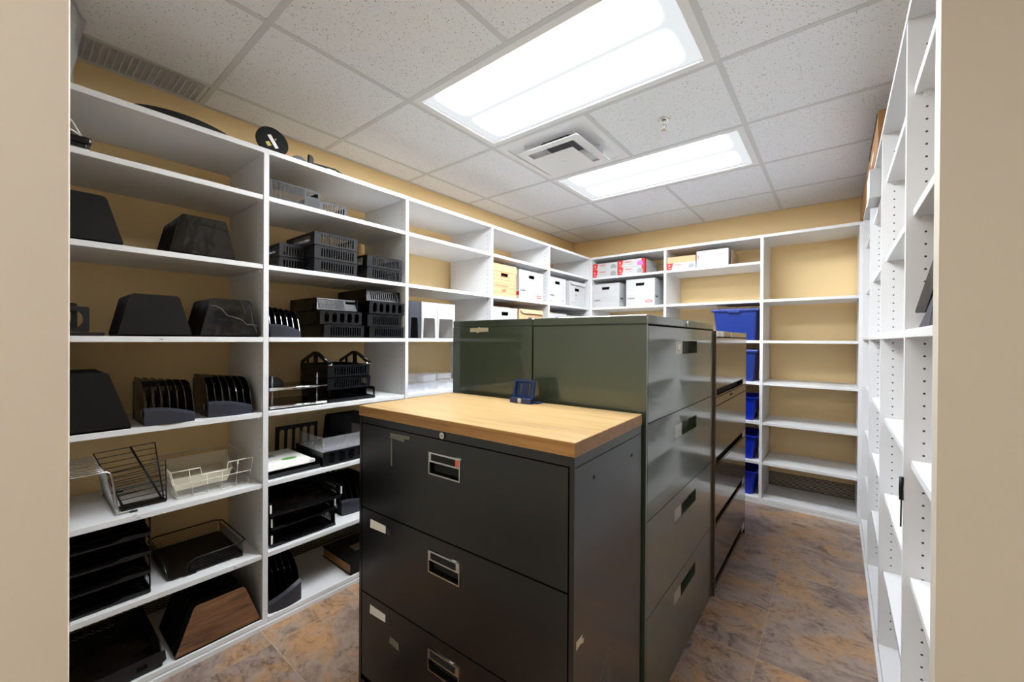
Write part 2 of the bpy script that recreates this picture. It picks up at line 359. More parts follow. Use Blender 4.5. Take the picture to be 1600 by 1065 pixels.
GX = [WX0, -2.213, -1.603, -.383, .837]
GY = [WY1]+[3.64-.61*k for k in range(10)]+[-2.3]
LIGHTROWS = ((1.20, 1.81), (2.42, 3.03))
def ceiling():
    t = MB(); g = MB()
    def tile(x0, x1, y0, y1):
        t.rbox(x0+.009, x1-.009, y0+.009, y1-.009, CEIL-.0045, CEIL+.02, .0025, seg=1)
    for j in range(len(GY)-1):
        y1, y0 = GY[j], GY[j+1]
        for i in range(4):
            x0, x1 = GX[i], min(GX[i+1], WX1)
            if i == 0 and y1 <= .60 and y0 > -.7: continue           # the grille sits here
            if i == 2:
                lit = any(abs(y0-a) < .02 for a, b in LIGHTROWS)
                if lit: continue
                if j == len(GY)-2 or abs(y0+1.24) < .02 and False: pass
                if abs(y0-1.81) < .02: tile(-.993, x1, y0, y1)         # vent takes the left half
                elif abs(y0+1.24) < .02: pass
                else: tile(x0, -.993, y0, y1); tile(-.993, x1, y0, y1)
            else: tile(x0, x1, y0, y1)
    struct(t.build('ceiling', 'tile'))
    w = .0115
    for x in GX[1:4]: g.box(x-w, x+w, -2.3, WY1, CEIL-.006, CEIL+.004)
    for y in GY[1:-1]: g.box(WX0, WX1, y-w, y+w, CEIL-.0062, CEIL+.003)
    for j in range(len(GY)-1):
        if not any(abs(GY[j+1]-a) < .02 for a, b in LIGHTROWS) and abs(GY[j+1]+1.24) > .02: g.box(-.993-w, -.993+w, GY[j+1]+w, GY[j]-w, CEIL-.006, CEIL+.003)
    g.box(WX0, WX0+.018, -.05, WY1, CEIL-.007, CEIL-.003); g.box(WX0, WX1, WY1-.018, WY1, CEIL-.007, CEIL-.003); g.box(WX1-.018, WX1, 1.034, WY1, CEIL-.007, CEIL-.003)
    struct(g.build('trim_1', 'grid'))
    struct(MB().box(-2.6, 1.6, -2.4, 4.4, 2.6, 2.66).build('ceiling_slab', 'dark'))
ceiling()

def troffer(y0, y1, label):
    cx, cy = -.993, (y0+y1)/2; hx, hy = .598, (y1-y0)/2-.012
    t = thing('ceiling_light', label, 'ceiling light', (cx, cy, CEIL), group='recessed fluorescent ceiling lights')
    f = MB(); b = .032
    f.plate(rect(-hx, -hy, hx, hy), [rect(-hx+b, -hy+b, hx-b, hy-b)], .012, T(0, 0, -.006))
    f.build('frame', 'trimwhite', t)
    h = MB(); h.box(-hx+.01, hx-.01, -hy+.01, hy-.01, .05, .055)
    for a in ((-hx+.01, -hx+.013, -hy+.01, hy-.01), (hx-.013, hx-.01, -hy+.01, hy-.01), (-hx+.01, hx-.01, -hy+.01, -hy+.013), (-hx+.01, hx-.01, hy-.013, hy-.01)):
        h.box(*a, .006, .05)
    h.build('housing', 'trimwhite', t)
    MB().box(-hx+b-.003, hx-b+.003, -hy+b-.003, hy-b+.003, .004, .007).build('diffuser', 'lens', t)
troffer(*LIGHTROWS[0], 'large bright rectangular ceiling light nearest the camera, above the oak-topped cabinet')
troffer(*LIGHTROWS[1], 'bright rectangular ceiling light farther back, beyond the square air vent')
def hall_fill_lamp():  # unseen fill light, added to brighten the room from behind the camera
    t = MB().box(-1.58, -.05, -1.83, -.67, CEIL-.06, CEIL-.01).build('added_fill_light', 'hall_fill'); tag(t, 'unseen fill light added in the hallway behind the doorway', 'ceiling light')
hall_fill_lamp()

def vent():
    cx, cy = -1.298, 2.115
    t = thing('air_vent', 'square white ceiling air diffuser between the two bright ceiling lights', 'air vent', (cx, cy, CEIL))
    h = .293; f = MB()
    f.plate(rect(-h, -h, h, h), [rrect(-.258, -.258, .258, .258, .05)], .008, T(0, 0, -.006))
    # sloping throat
    n = 4; 
    o_ = rrect(-.258, -.258, .258, .258, .05); i_ = rrect(-.11, -.11, .11, .11, .03); k = len(o_)
    f._add([(x, y, 0) for x, y in o_]+[(x, y, .034) for x, y in i_], [(q, (q+1) % k, k+(q+1) % k, k+q) for q in range(k)], Matrix(), True)
    f.build('pan', 'trimwhite', t)
    MB().plate(i_, [], .003, T(0, 0, .034)).build('duct_opening', 'slate', t)
    c = MB(); A, B = .205, .11
    c._add([(-A, -A, -.034), (A, -A, -.034), (A, A, -.034), (-A, A, -.034), (-B, -B, .004), (B, -B, .004), (B, B, .004), (-B, B, .004)], [(0, 1, 5, 4), (1, 2, 6, 5), (2, 3, 7, 6), (3, 0, 4, 7)], Matrix())
    c.plate(rect(-A, -A, A, A), [rect(-A+.048, -A+.048, A-.048, A-.048)], .003, T(0, 0, -.0355))
    c.build('louvre_cone', 'trimwhite', t)
    p = MB(); A, B = .140, .128
    p._add([(-A, -A, -.062), (A, -A, -.062), (A, A, -.062), (-A, A, -.062), (-B, -B, -.056), (B, -B, -.056), (B, B, -.056), (-B, B, -.056)], [(0, 3, 2, 1), (0, 1, 5, 4), (1, 2, 6, 5), (2, 3, 7, 6), (3, 0, 4, 7), (4, 5, 6, 7)], Matrix())
    p.cyl(.018, -.064, -.062, n=20); p.build('centre_plate', 'trimwhite', t)
    q = MB()
    for sx, sy in ((-1, -1), (1, -1), (1, 1), (-1, 1)): q.cyl(.005, -.02, .05, T(sx*.17, sy*.17, 0), n=8)
    q.build('hanger_rods', 'trimwhite', t)
    for sx, sy in ((-.19, 0), (.19, 0)): MB().cyl(.016, .0, .01, T(sx, sy+.08, .02) @ RY(PI/2)).build('clip', 'trimwhite', t)
vent()
def sprinkler():
    t = thing('fire_sprinkler', 'small chrome fire sprinkler head hanging from a ceiling tile', 'sprinkler', (-.70, 2.11, CEIL-.004))
    MB().cyl(.028, -.004, 0, r2=.034).cyl(.02, -.010, -.004, r2=.026).build('escutcheon', 'chrome', t)
    MB().cyl(.008, -.028, -.008).cyl(.012, -.018, -.012).build('body', 'chrome', t)
    MB().tube([(-.008, 0, -.026), (-.012, 0, -.040), (-.003, 0, -.054)], .002).tube([(.008, 0, -.026), (.012, 0, -.040), (.003, 0, -.054)], .002).cyl(.0025, -.05, -.028, n=8).build('yoke', 'chrome', t)
    m = MB().cyl(.004, -.058, -.052)
    for i in range(10): m.box(.003, .015, -.0022, .0022, -.058, -.0565, RZ(2*PI*i/10))
    m.build('deflector', 'chrome', t)
sprinkler()
def grille():
    x0, x1, y0, y1 = WX0+.012, -2.22, -.02, .575
    t = thing('ceiling_grille', 'narrow grey slatted return air grille in the ceiling edge above the left shelving', 'air grille', ((x0+x1)/2, (y0+y1)/2, CEIL))
    hx, hy = (x1-x0)/2, (y1-y0)/2
    MB().plate(rect(-hx, -hy, hx, hy), [rect(-hx+.012, -hy+.012, hx-.012, hy-.012)], .006, T(0, 0, -.006)).build('frame', 'grid', t)
    m = MB(); n = 14
    for i in range(n+1):
        x = -hx+.012+i*(2*hx-.024)/n; m.box(x-.0016, x+.0016, -hy+.012, hy-.012, -.004, .003)
    k = 26
    for i in range(k+1):
        y = -hy+.012+i*(2*hy-.024)/k; m.box(-hx+.012, hx-.012, y-.0022, y+.0022, -.005, .003)
    m.build('grille_bars', 'grid', t); MB().box(-hx, hx, -hy, hy, .02, .022).build('backing', 'dark', t)
grille()

# ---------------------------------------------------------------- shelving
DEPTH = .435; TS = .021
HL = [1.905, 1.600, 1.278, .946, .632, .318, .031]      # shelf centre heights, left and far
HR = [1.937, 1.620, 1.306, .966, .662, .347, .045]
def upright(parent, x, name='upright_panel', h=2.096, t=.021):
    m = MB().box(-t/2, t/2, 0, DEPTH, 0, h); o = m.build(name, 'panel', parent, (x, 0, 0)); return o
def shelving(name, label, loc, rz, posts, shelves, top, extra=None):
    """local frame: x along the wall, y = depth (front at 0), z up"""
    t = thing(name, label, 'shelving', loc, rz)
    for x in posts: upright(t, x, h=top-TS/2)
    MB().box(posts[0]-.0105, posts[-1]+.0105, -.001, DEPTH, top-TS/2, top+TS/2).build('top_board', 'white', t)
    for i in range(len(posts)-1):
        a, b = posts[i]+.0112, posts[i+1]-.0112
        for k, z in enumerate(shelves[i]):
            low = z < .1
            inset = 0.0 if abs(z-1.278) < .02 or abs(z-1.306) < .02 or low else (.004 if rz != -PI/2 else .014)
            s = MB().rbox(a, b, inset, DEPTH-.004, z-TS/2, z+TS/2, .0012, seg=1).build('shelf', 'white', t)
            if not low and inset:
                for x, d in ((a, 1), (b, -1)):
                    for y in ((.037, .39) if rz == -PI/2 else (.037,)):
                        pz = z-TS/2
                        MB().cyl(.0028, 0, .006, T(x, y, pz-.004) @ RY(d*PI/2), n=8).box(x if d > 0 else x-.008, x+.008 if d > 0 else x, y-.006, y+.006, pz-.012, pz-.0005).build('shelf_pin', 'trimwhite', s)
        MB().box(a-.012, b+.012, -.009, .004, 0, HL[6]-TS/2-.003).build('kick_board', 'white', t)
    return t
PX = [k*BAY for k in range(5)]+[5*BAY-.0125]     # along +Y for the left run
left = shelving('shelving_unit', 'long white shelving run on the left wall, its near bays crowded with black desk trays', (XF, YF-5*BAY, 0), PI/2, PX, [HL]*5, 2.1105)
far = shelving('shelving_unit', 'white shelving run on the far wall holding cartons, archive boxes and blue bins', (XF, YF, 0), 0, [.0110, BAY, 2*BAY, 2*BAY+.595], [HL, HL, [h for h in HL if h < 1.85]], 2.1105)
rp = [0, .7265, 1.479, 2.2315, 2.649]   # from far (Y=3.72) towards the camera
right = shelving('shelving_unit', 'almost empty white shelving run along the right-hand side, seen nearly edge on', (XR, 3.716, 0), -PI/2, rp, [HR]*4, 2.135)
for i, (y, z, w_) in enumerate([(.363, 1.278, .010), (.29, .655-.012, .018), (.602, .318, .018), (.30, .632, .006)]):
    s = MB()
    for k in range(5): s.box(k*.0022-.005, k*.0022-.0036, -.0006, 0, -.002, .002+.001*(k % 2))
    o = s.build('shelf_marking', 'greyink', left); o.location = (y-(YF-5*BAY), -.0006, z)

# ---------------------------------------------------------------- filing cabinets
def chrome_pull(parent, x, z, w=.13, h=.067, lab='redink', flip=False):
    """drawer pull with a label holder above a finger recess; centre x, bottom z, front plane y=0"""
    m = MB(); b = .0035
    m.plate(rect(0, 0, w, h), [rect(b, b, w-b, h*.56), rect(b*3, h*.56+b*1.3, w-b*4, h-b*1.4)], .005, T(x-w/2, .002, z) @ UP)
    o = m.build('drawer_pull', 'chrome', parent)
    MB().box(x-w/2+b*3, x+w/2-b*4, -.0005, .0005, z+h*.56+b, z+h-b).build('label_slot', 'dark', o)
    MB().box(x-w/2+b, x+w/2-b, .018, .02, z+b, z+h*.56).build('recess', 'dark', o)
    return o
def drawer_front(parent, x0, x1, z0, z1, holes, mt, name='drawer', t=.018, y=0):
    return MB().plate(rect(x0, z0, x1, z1), holes, t, T(0, y+t, 0) @ UP).build(name, mt, parent)
def lock(parent, x, z, y=-.001):
    o = MB().cyl(.0095, 0, .003, T(x, y, z) @ RX(PI/2)).cyl(.006, .003, .0045, T(x, y, z) @ RX(PI/2)).build('lock', 'chrome', parent)
    MB().box(x-.004, x+.004, y-.0052, y-.0044, z-.001, z+.001).build('keyhole', 'dark', o); return o
def black_cabinet():
    Wd, D = .857, .457; th = .039
    # root at the front left corner of the base
    rx, ry = -.472-Wd*math.cos(th), .824-Wd*math.sin(th)
    t = thing('filing_cabinet', 'scuffed black lateral filing cabinet in front, with a light oak laminate top', 'filing cabinet', (rx, ry, 0), th)
    c = MB(); c.box(0, .013, 0, D, .0, 1.012); c.box(Wd-.013, Wd, 0, D, 0, 1.012); c.box(.013, Wd-.013, D-.004, D, 0, 1.012)
    c.box(.013, Wd-.013, .001, D, .988, 1.012); c.box(.013, Wd-.013, .02, D, .0, .03); c.box(.013, Wd-.013, .001, .02, 0, .075)
    c.build('carcass', 'cabblack', t)
    MB().box(.013, Wd-.013, .05, .052, .03, .988).build('drawer_backing', 'dark', t)
    MB().box(Wd, Wd+.0008, .004, D-.004, .985, .987).build('side_seam', 'dark', t)
    wt = MB().rbox(-.002, Wd+.002, -.003, D+.001, 1.0125, 1.047, .0012, seg=1)
    o = wt.build('countertop', 'oak', t, label='light oak laminate top'); o.data.materials.append(M['oakedge'])
    for f in o.data.polygons:
        if abs(f.normal.z) < .5: f.material_index = 1
    zs = [(.6915, .985), (.3935, .687), (.0955, .389)]
    for i, (z0, z1) in enumerate(zs):
        px = Wd-.428; pz = z0+.185
        d = drawer_front(t, .017, Wd-.017, z0, z1, [rect(px-.063, pz+.002, px+.063, pz+.038)], 'cabblack')
        chrome_pull(d, px, pz)
        if i == 0:
            MB().box(px+.048, px+.061, -.004, -.003, pz+.042, pz+.062).build('sticker', 'redink', d)
            MB().plate([(0, 0), (.072, -.004), (.074, .006), (.098, .008), (.1, .018), (.0, .016)], [], .0006, T(.175, -.0003, z1-.028) @ UP).build('torn_tape', 'glue_glare', d, label='torn strip of old tape')
            MB().box(.178, .184, -.0006, 0, z1-.12, z1-.03).build('glue_streak', 'glue_glare', d)
        else:
            MB().plate([(0, 0), (.086, .003), (.087, .028), (.002, .03)], [], .0008, T(.066, -.0004, z1-.058) @ UP).build('label_strip', 'paper', d, label='blank white label strip')
            MB().plate([(0, 0), (.026, .002), (.024, .022), (.004, .020)], [], .0006, T(.153, -.0003, z1-.056) @ UP).build('glue_patch', 'slate', d)
        if i == 2: MB().plate([(0, 0), (.05, -.006), (.048, .018), (.004, .024)], [], .0006, T(.175, -.0003, z1-.113) @ UP).build('torn_tape', 'glue_glare', d)
    lock(t, Wd-.436, 1.0)
    MB().plate([(0, 0), (.02, .004), (.036, -.002), (.04, .008), (.028, .012), (.033, .02), (.0, .02)], [], .0006, T(Wd+.0006, .012, .556) @ RZ(PI/2) @ UP).build('torn_tape', 'tape', t)
    d = MB()
    for yy, zz in ((.371, .934), (.104, .939)): d.cyl(.005, 0, .001, T(Wd, yy, zz) @ RY(PI/2), n=10)
    d.build('dent_mark', 'dark', t)
black_cabinet()

def green_cabinet(x_near, y0, label, flipped, tape):
    """root at near corner of the drawer face; local x runs along the face (world +Y) and -y... local y is depth"""
    Wd, D, H = .914, .453, 1.369
    rz = PI/2 if not flipped else -PI/2
    t = thing('filing_cabinet', label, 'filing cabinet', (x_near, y0 if not flipped else y0+Wd, 0), rz, group='green four-drawer filing cabinets standing back to back')
    c = MB(); e = .012
    c.box(0, e, 0, D, 0, H-.03); c.box(Wd-e, Wd, 0, D, 0, H-.03); c.box(e, Wd-e, D-.004, D, 0, H-.03); c.rbox(0, Wd, 0, D, H-.0295, H, .002, seg=1)
    c.box(e, Wd-e, .02, D, .0, .02); c.box(e, Wd-e, .004, .02, 0, .03)
    c.build('carcass', 'greenpaint', t)
    MB().box(e, Wd-e, .055, .057, .03, H-.03).build('drawer_backing', 'dark', t)
    z1 = H-.036; hh = .3245
    for i in range(4):
        a, b = z1-hh*(i+1)+.003, z1-hh*i
        a = max(a, .033); pz = b-.104 if i else b-.102
        x0, x1 = .305, .607
        d = drawer_front(t, e+.003, Wd-e-.003, a, b, [rect(x0, pz, x1, pz+.052)], 'greenpaint', t=.016)
        m = MB(); m.box(x0-.004, x1+.004, .034, .036, pz-.004, pz+.056)
        m._add([(x0, .016, pz), (x1, .016, pz), (x1, .034, pz), (x0, .034, pz), (x0, .016, pz+.052), (x1, .016, pz+.052), (x1, .034, pz+.052), (x0, .034, pz+.052)], [(0, 1, 2, 3), (4, 5, 6, 7), (0, 3, 7, 4), (1, 2, 6, 5)], Matrix())
        m.build('recessed_pull', 'greenpaint', d)
        MB().box(x0+.002, x0+.09, .001, .003, pz+.001, pz+.051).build('label_plate', 'brushed', d, label='brushed metal label plate')
        if i == 0: MB().plate([(0, 0), (.02, .01), (.03, .0), (.045, .03), (.01, .028)], [], .0006, T(x0+.02, .0005, pz+.01) @ UP).build('label_scrap', 'paper', d)
    lock(t, .45, H-.015)
    s = MB().box(0, .0012, 0, D, H-.0335, H-.0315).build('seam', 'dark', t); s.location.x = -.0004
    if tape: MB().plate([(0, 0), (.04, 0), (.045, -.006), (.052, -.002), (.055, 0), (.108, .001), (.108, .018), (.06, .019), (.055, .024), (.048, .018), (.0, .017)], [], .0007,
             T(Wd+.0006, .112, H-.052) @ RZ(PI/2) @ UP).build('masking_tape', 'tape', t, label='torn cream strip of tape')
green_cabinet(-.483, 1.304, 'tall green filing cabinet with drawers facing the right-hand aisle', False, False)
green_cabinet(-.483-.914, 1.304, 'tall green filing cabinet facing the left shelving, torn cream tape near its top', True, True)

def brown_cabinet():
    Wd, D, H = .868, .62, 1.335
    t = thing('filing_cabinet', 'glossy bronze-brown filing cabinet standing beyond the green ones', 'filing cabinet', (-.472, 2.223, 0), PI/2)
    c = MB(); e = .01
    c.box(0, e, 0, D, 0, H-.03); c.box(Wd-e, Wd, 0, D, 0, H-.03); c.box(e, Wd-e, D-.004, D, 0, H-.03); c.rbox(0, Wd, 0, D, H-.0295, H, .002, seg=1)
    c.box(e, Wd-e, .02, D, 0, .02); c.box(e, Wd-e, .012, .03, .0, .04)
    c.build('carcass', 'brownpaint', t)
    MB().box(e, Wd-e, .05, .052, .03, H-.03).build('drawer_backing', 'dark', t)
    r = drawer_front(t, e+.002, Wd-e-.002, .957, .996, [], 'brownpaint', 'rail', .016)
    MB().box(.345, .42, -.001, .001, .974, .983).build('label_slot', 'dark', r)
    for z0, z1 in ((1.0, 1.3), (.655, .952), (.35, .65), (.045, .345)):
        s0 = z0+.006
        d = drawer_front(t, e+.002, Wd-e-.002, z0, z1, [rect(.02, s0, .74, s0+.034)], 'brownpaint', t=.016)
        MB().box(.02, .74, .03, .032, s0-.01, s0+.04).build('recessed_pull', 'dark', d)
        MB().box(.745, .825, -.002, .0, s0-.001, s0+.035).build('label_plate', 'brushed', d, label='brushed metal label plate')
    m = MB()
    for a, b in ((.0, .06), (.068, .10), (.108, .155), (.165, .185), (.37, .385)):
        m.plate([(a, 0), (b, .002), (b-.006, .027), (a+.004, .029)], [], .0007, T(0, -.0004, H-.03) @ UP)
    m.build('tape_scraps', 'paper', t, label='torn white tape scraps')
brown_cabinet()

# ---------------------------------------------------------------- desk things (local frame: x to the right, y to the back, z up, origin at the front left of the base)
def mag(x0, d): pass
def to_left(Y, z, dx=0.0): return ((XF-.012-dx, Y, z), PI/2)      # base at Y (image-left end) on the left shelving
def slots(n, x0, x1, y0, y1, gap=.45, shape='rect'):
    out = []; p = (x1-x0)/n
    for i in range(n):
        a = x0+i*p+p*gap/2; b = a+p*(1-gap)
        out.append(rect(a, y0, b, y1) if shape == 'rect' else rrect(a, y0, b, y1, min((b-a)/2*.98, (y1-y0)/2*.98)))
    return out
def wall_plate(m, L, H, style, t=.0025, mx=Matrix()):
    if style == 'open': return
    if style == 'low': m.plate(rrect(0, 0, L, .018, .002), [], t, mx); return
    out = rpoly([(0, 0), (L, 0), (L, H), (0, H)], .004)
    h = []
    if style == 'slot': h = slots(max(6, int(L/.016)), L*.14, L*.92, H*.16, H*.82, .42)
    elif style == 'fineslot': h = slots(max(8, int(L/.009)), .012, L*.68, H*.1, H*.92, .45)+[rect(L*.72, H*.62, L*.96, H*.86)]
    elif style == 'oval': h = slots(5, L*.06, L*.96, H*.14, H*.88, .38, 'oval')
    elif style == 'window': h = [rect(L*.7, H*.3, L*.93, H*.72)]
    elif style == 'window2': h = [rect(L*.05, H*.25, L*.27, H*.75)]
    m.plate(out, h, t, mx)
def letter_tray(label, loc, rz, W=.24, D=.33, H=.062, front='slot', back='solid', side='solid', mt='black', tilt=None, group=None, splay=.06, name='letter_tray'):
    t = thing(name, label, 'desk tray', loc, rz, group, tilt)
    b = MB().plate(rrect(0, 0, W, D, .01), slots(3, .03, W-.03, D*.55, D*.85, .3) if False else [], .003)
    for k in range(3): b.box(.02, W-.02, D*(.25+.25*k)-.001, D*(.25+.25*k)+.001, .003, .0042)
    b.build('base', mt, t)
    for nm, st, L, mx in (('front_wall', front, W, T(0, .003, 0) @ RX(splay) @ UP), ('back_wall', back, W, T(0, D, 0) @ RX(-splay) @ UP),
                          ('side_wall', side, D, T(.0, 0, 0) @ RZ(PI/2) @ RX(min(abs(splay), .03)) @ UP), ('side_wall', side, D, T(W-.003, 0, 0) @ RZ(PI/2) @ RX(-min(abs(splay), .03)) @ UP)):
        if st == 'open': continue
        m = MB(); wall_plate(m, L, H, st, mx=mx)
        if st in ('slot', 'oval', 'fineslot'): m.box(0, L, -.0045, .0015, H-.005, H, mx @ UP.inverted())
        m.build(nm, mt if nm != 'front_wall' or mt != 'black' else 'blackslate', t)
    return t
M['blackslate'] = mat('satin_black_plastic', (15, 16, 20), .4, noise=.06, nscale=7)

def trapezoid_sorter(label, loc, rz, Wb, Wt, H, D, n, front='blackgloss', shift=0, group=None, taper=0, mt='blackmatte'):
    """a row of upright trapezoid dividers on a base, front one showing"""
    t = thing('file_sorter', label, 'file sorter', loc, rz, group)
    MB().box(.004, Wb-.004, 0, D, 0, .006).build('base', mt, t)
    a = (Wb-Wt)/2+shift
    for i in range(n):
        k = i/(n-1) if n > 1 else 0; hh = H*(1-taper*k)
        out = rpoly([(0, 0), (Wb, 0), (a+Wt, hh), (a, hh)], .014)
        y = i*(D-.006)/(n-1) if n > 1 else 0
        MB().plate(out, [], .005 if i == 0 else .0035, T(0, y+.005, 0) @ UP).build('front_panel' if i == 0 else 'divider', front if i == 0 else mt, t)
    if n > 1: MB().box(Wb*.2, Wb*.8, D*.1, D*.98, .006, .02).build('core', mt, t)
    return t
def fin_sorter(label, loc, rz, W=.155, D=.25, H=.165, n=6, flip=False, group=None, lip=.055, mt='blackgloss', win_=True):
    """vertical sorter: curved fins standing in a row behind a curved front lip"""
    t = thing('file_sorter', label, 'file sorter', loc, rz, group)
    MB().box(0, W, 0, D, 0, .005).build('base', mt, t)
    # curved front lip
    m = MB(); k = 12; h0, h1 = (lip, lip*.45)
    if flip: h0, h1 = h1, h0
    vs = []
    for i in range(k+1):
        u = i/k; x = W*u; y = -.012*math.sin(PI*u)
        hh = h0+(h1-h0)*u**1.3+.006*math.sin(PI*u)
        vs.append([(x, y, 0), (x, y, hh), (x, y+.016, hh+.010), (x, y+.020, hh+.004), (x, y+.012, 0)])
    P_ = [p for r in vs for p in r]; fs = []
    for i in range(k):
        for j in range(5): fs.append((i*5+j, (i+1)*5+j, (i+1)*5+(j+1) % 5, i*5+(j+1) % 5))
    fs += [(0, 1, 2, 3, 4), tuple(k*5+j for j in (4, 3, 2, 1, 0))]
    m._add(P_, fs, Matrix(), False); m.build('front_lip', 'slate', t)
    prof = [(0.004, .0), (D, 0), (D, H*.98), (D*.62, H), (D*.42, H*.97), (D*.2, H*.72), (.02, H*.30)]
    win = [(D*.38, H*.22), (D*.62, H*.22), (D*.58, H*.72), (D*.46, H*.72)]
    for i in range(n+1):
        x = i*(W-.003)/n; sc_ = 1.0-.12*(i/n)
        pr = rpoly([(p[0], p[1]*sc_) for p in prof], .02)
        MB().plate(pr, [] if i in (0, n) or not win_ else [[(p[0], p[1]*sc_) for p in win]], .003, T(x+.003, 0, 0) @ RZ(PI/2) @ UP).build('side_panel' if i in (0, n) else 'divider', mt, t)
    # back wall with tall tapered openings
    hs = []
    for i in range(n):
        xa = i*W/n; p = W/n; hs.append([(xa+p*.22, .03), (xa+p*.78, .03), (xa+p*.66, H*.72), (xa+p*.34, H*.72)])
    MB().plate(rect(0, 0, W, H*.86), hs if win_ else [], .003, T(0, D, 0) @ UP).build('back_wall', mt, t)
    MB().plate(rect(0, 0, .018, .022), [], .0006, T(-.0006, .05, .03) @ RZ(PI/2) @ UP).build('sticker', 'greyink', t)
    return t
Z = dict(T=2.1215, A=1.9160, B=1.6110, C=1.2890, D=.9570, E=.6430, F=.3290, G=.0420)

# --- left bay, second shelf
o, r = to_left(.005, Z['B'], .0)
trapezoid_sorter('matte black file sorter cut off by the door jamb, on the second shelf down', o, r, .258, .165, .162, .20, 5, front='blackmatte')
o, r = to_left(.388, Z['B'])
trapezoid_sorter('shiny black slanted file sorter with glare, right one on the second shelf down', o, r, .218, .15, .155, .26, 7)
# --- left bay, eye level shelf
o, r = to_left(-.02, Z['C'])
letter_tray('flat black plastic tray under the two-hole stand beside the door jamb', o, r, W=.235, D=.18, H=.012, front='solid', side='open', mt='black')
t = thing('bookend_stand', 'dark plastic stand with two big rounded openings, standing on a black tray', 'desk stand', (XF-.03, .0, Z['C']+.014), PI/2)
MB().plate(rpoly([(0, 0), (.178, 0), (.178, .085), (0, .085)], .008), [rrect(.02, .012, .085, .072, .028), rrect(.105, .012, .163, .072, .026)], .006, UP @ T(0, 0, 0)).build('front_frame', 'blackslate', t)
MB().plate(rpoly([(0, 0), (.155, 0), (.155, .10), (0, .10)], .008), [rrect(.09, .02, .14, .085, .022)], .006, T(0, .075, 0) @ UP).build('rear_frame', 'black', t)
MB().box(0, .178, 0, .075, 0, .004).build('base', 'black', t)
o, r = to_left(.245, Z['C'])
trapezoid_sorter('dull black slanted file sorter, left of the two on the eye-level shelf', o, r, .215, .140, .155, .22, 6, front='blackslate2' if False else 'blackmatte', shift=-.004)
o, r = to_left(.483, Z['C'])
t = trapezoid_sorter('glossy black file sorter with painted glare streaks, right of the two on the eye-level shelf', o, r, .217, .142, .158, .24, 6)
MB().tube([(.027, -.0006, .128), (.050, -.0006, .127), (.073, -.0006, .117), (.092, -.0006, .09), (.12, -.0006, .082), (.146, -.0006, .073), (.165, -.0006, .054), (.206, -.0006, .052)], .0009).build('glare_streak', 'glue_glare', t)  # glare on the glossy front drawn as pale lines
MB().tube([(.142, -.0006, .155), (.160, -.0006, .10), (.176, -.0006, .145), (.188, -.0006, .06), (.206, -.0006, .014)], .0007).build('glare_streak', 'glue_glare', t)
# --- left bay, below eye level
o, r = to_left(-.02, Z['D'])
trapezoid_sorter('large flat black sorter box against the door jamb on the shelf below eye level', o, r, .305, .20, .205, .25, 3, front='blackmatte', shift=-.01)
fin_sorter('black vertical file rack with six slots, left of the pair below eye level', to_left(.318, Z['D'])[0], PI/2, W=.150, D=.23, H=.172, group='curved-lip vertical file racks')
fin_sorter('black vertical file rack with a grey sticker, right of the pair below eye level', to_left(.518, Z['D'], .02)[0], PI/2, W=.160, D=.23, H=.172, group='curved-lip vertical file racks')

# --- wire goods on the shelf at z .642
def chrome_rack():
    t = thing('wire_rack', 'chrome wire shelf rack with rubber feet, beside the door jamb', 'wire rack', (XF-.04, -.018, Z['E']), PI/2)
    L, D, H = .270, .30, .165; m = MB(); n = 11
    m.tube([(0, 0, H), (L-.03, 0, H), (L-.018, .002, H-.01), (L-.0, .006, .012), (L+.002, .006, .004), (L+.04, .0, .004)], .0028)
    for i in range(1, n):
        y = D*i/(n-1); m.tube([(0, y, H), (L-.04, y, H), (L-.028, y, H-.012), (L-.005, y, .004)], .0018)
    m.build('wires', 'steelwire', t)
    MB().tube([(L-.002, .006, .004), (L-.008, D, .004), (L+.03, D, .004)], .0028).build('bottom_rail', 'steelwire', t)
    MB().tube([(L*.5, .004, H), (L*.5, D, H)], .002).build('top_rail', 'steelwire', t)
    MB().tube([(.0, .004, H), (.0, D, H)], .002).build('top_rail', 'steelwire', t)
    for y in (0, D): MB().tube([(L+.032, y, .004), (L+.052, y, .004)], .0042).build('rubber_foot', 'rubber', t)
chrome_rack()
def wire_holder():
    t = thing('wire_file_holder', 'black wire V-shaped file holder with slanted middle bar', 'file holder', (XF-.075, .264, Z['E']), PI/2)
    W_, D = .13, .055
    MB().rbox(.0, W_, 0, D, 0, .008, .002).build('base_plate', 'blackmatte', t)
    m = MB(); n = 8
    # near grid leaning to image-left, slanted frame
    a0, a1 = Vector((.012, .052, .006)), Vector((-.060, .12, .205)); b0, b1 = Vector((W_, .052, .006)), Vector((W_-.015, .12, .215))
    c0, c1 = Vector((.006, .004, .006)), Vector((-.035, -.0, .15)); d0, d1 = Vector((W_, .004, .006)), Vector((W_-.004, -.0, .165))
    m.tube([a0, a1, b1, b0], .0026); m.tube([c0, c1, d1, d0], .0026)
    for i in range(1, n+2):
        k = i/(n+2); m.tube([a0.lerp(a1, k), b0.lerp(b1, k)], .0014)
        if i <= n-1: k = i/n; m.tube([c0.lerp(c1, k), d0.lerp(d1, k)], .0014)
    m.build('wire_grid', 'blackwire', t)
    MB().tube([a1.lerp(b1, .58), b0+Vector((-.008, -.02, 0))], .0036).tube([a1.lerp(b1, .58), a1.lerp(b1, .58)+Vector((0, -.002, 0))], .002).build('middle_bar', 'blackwire', t)
wire_holder()
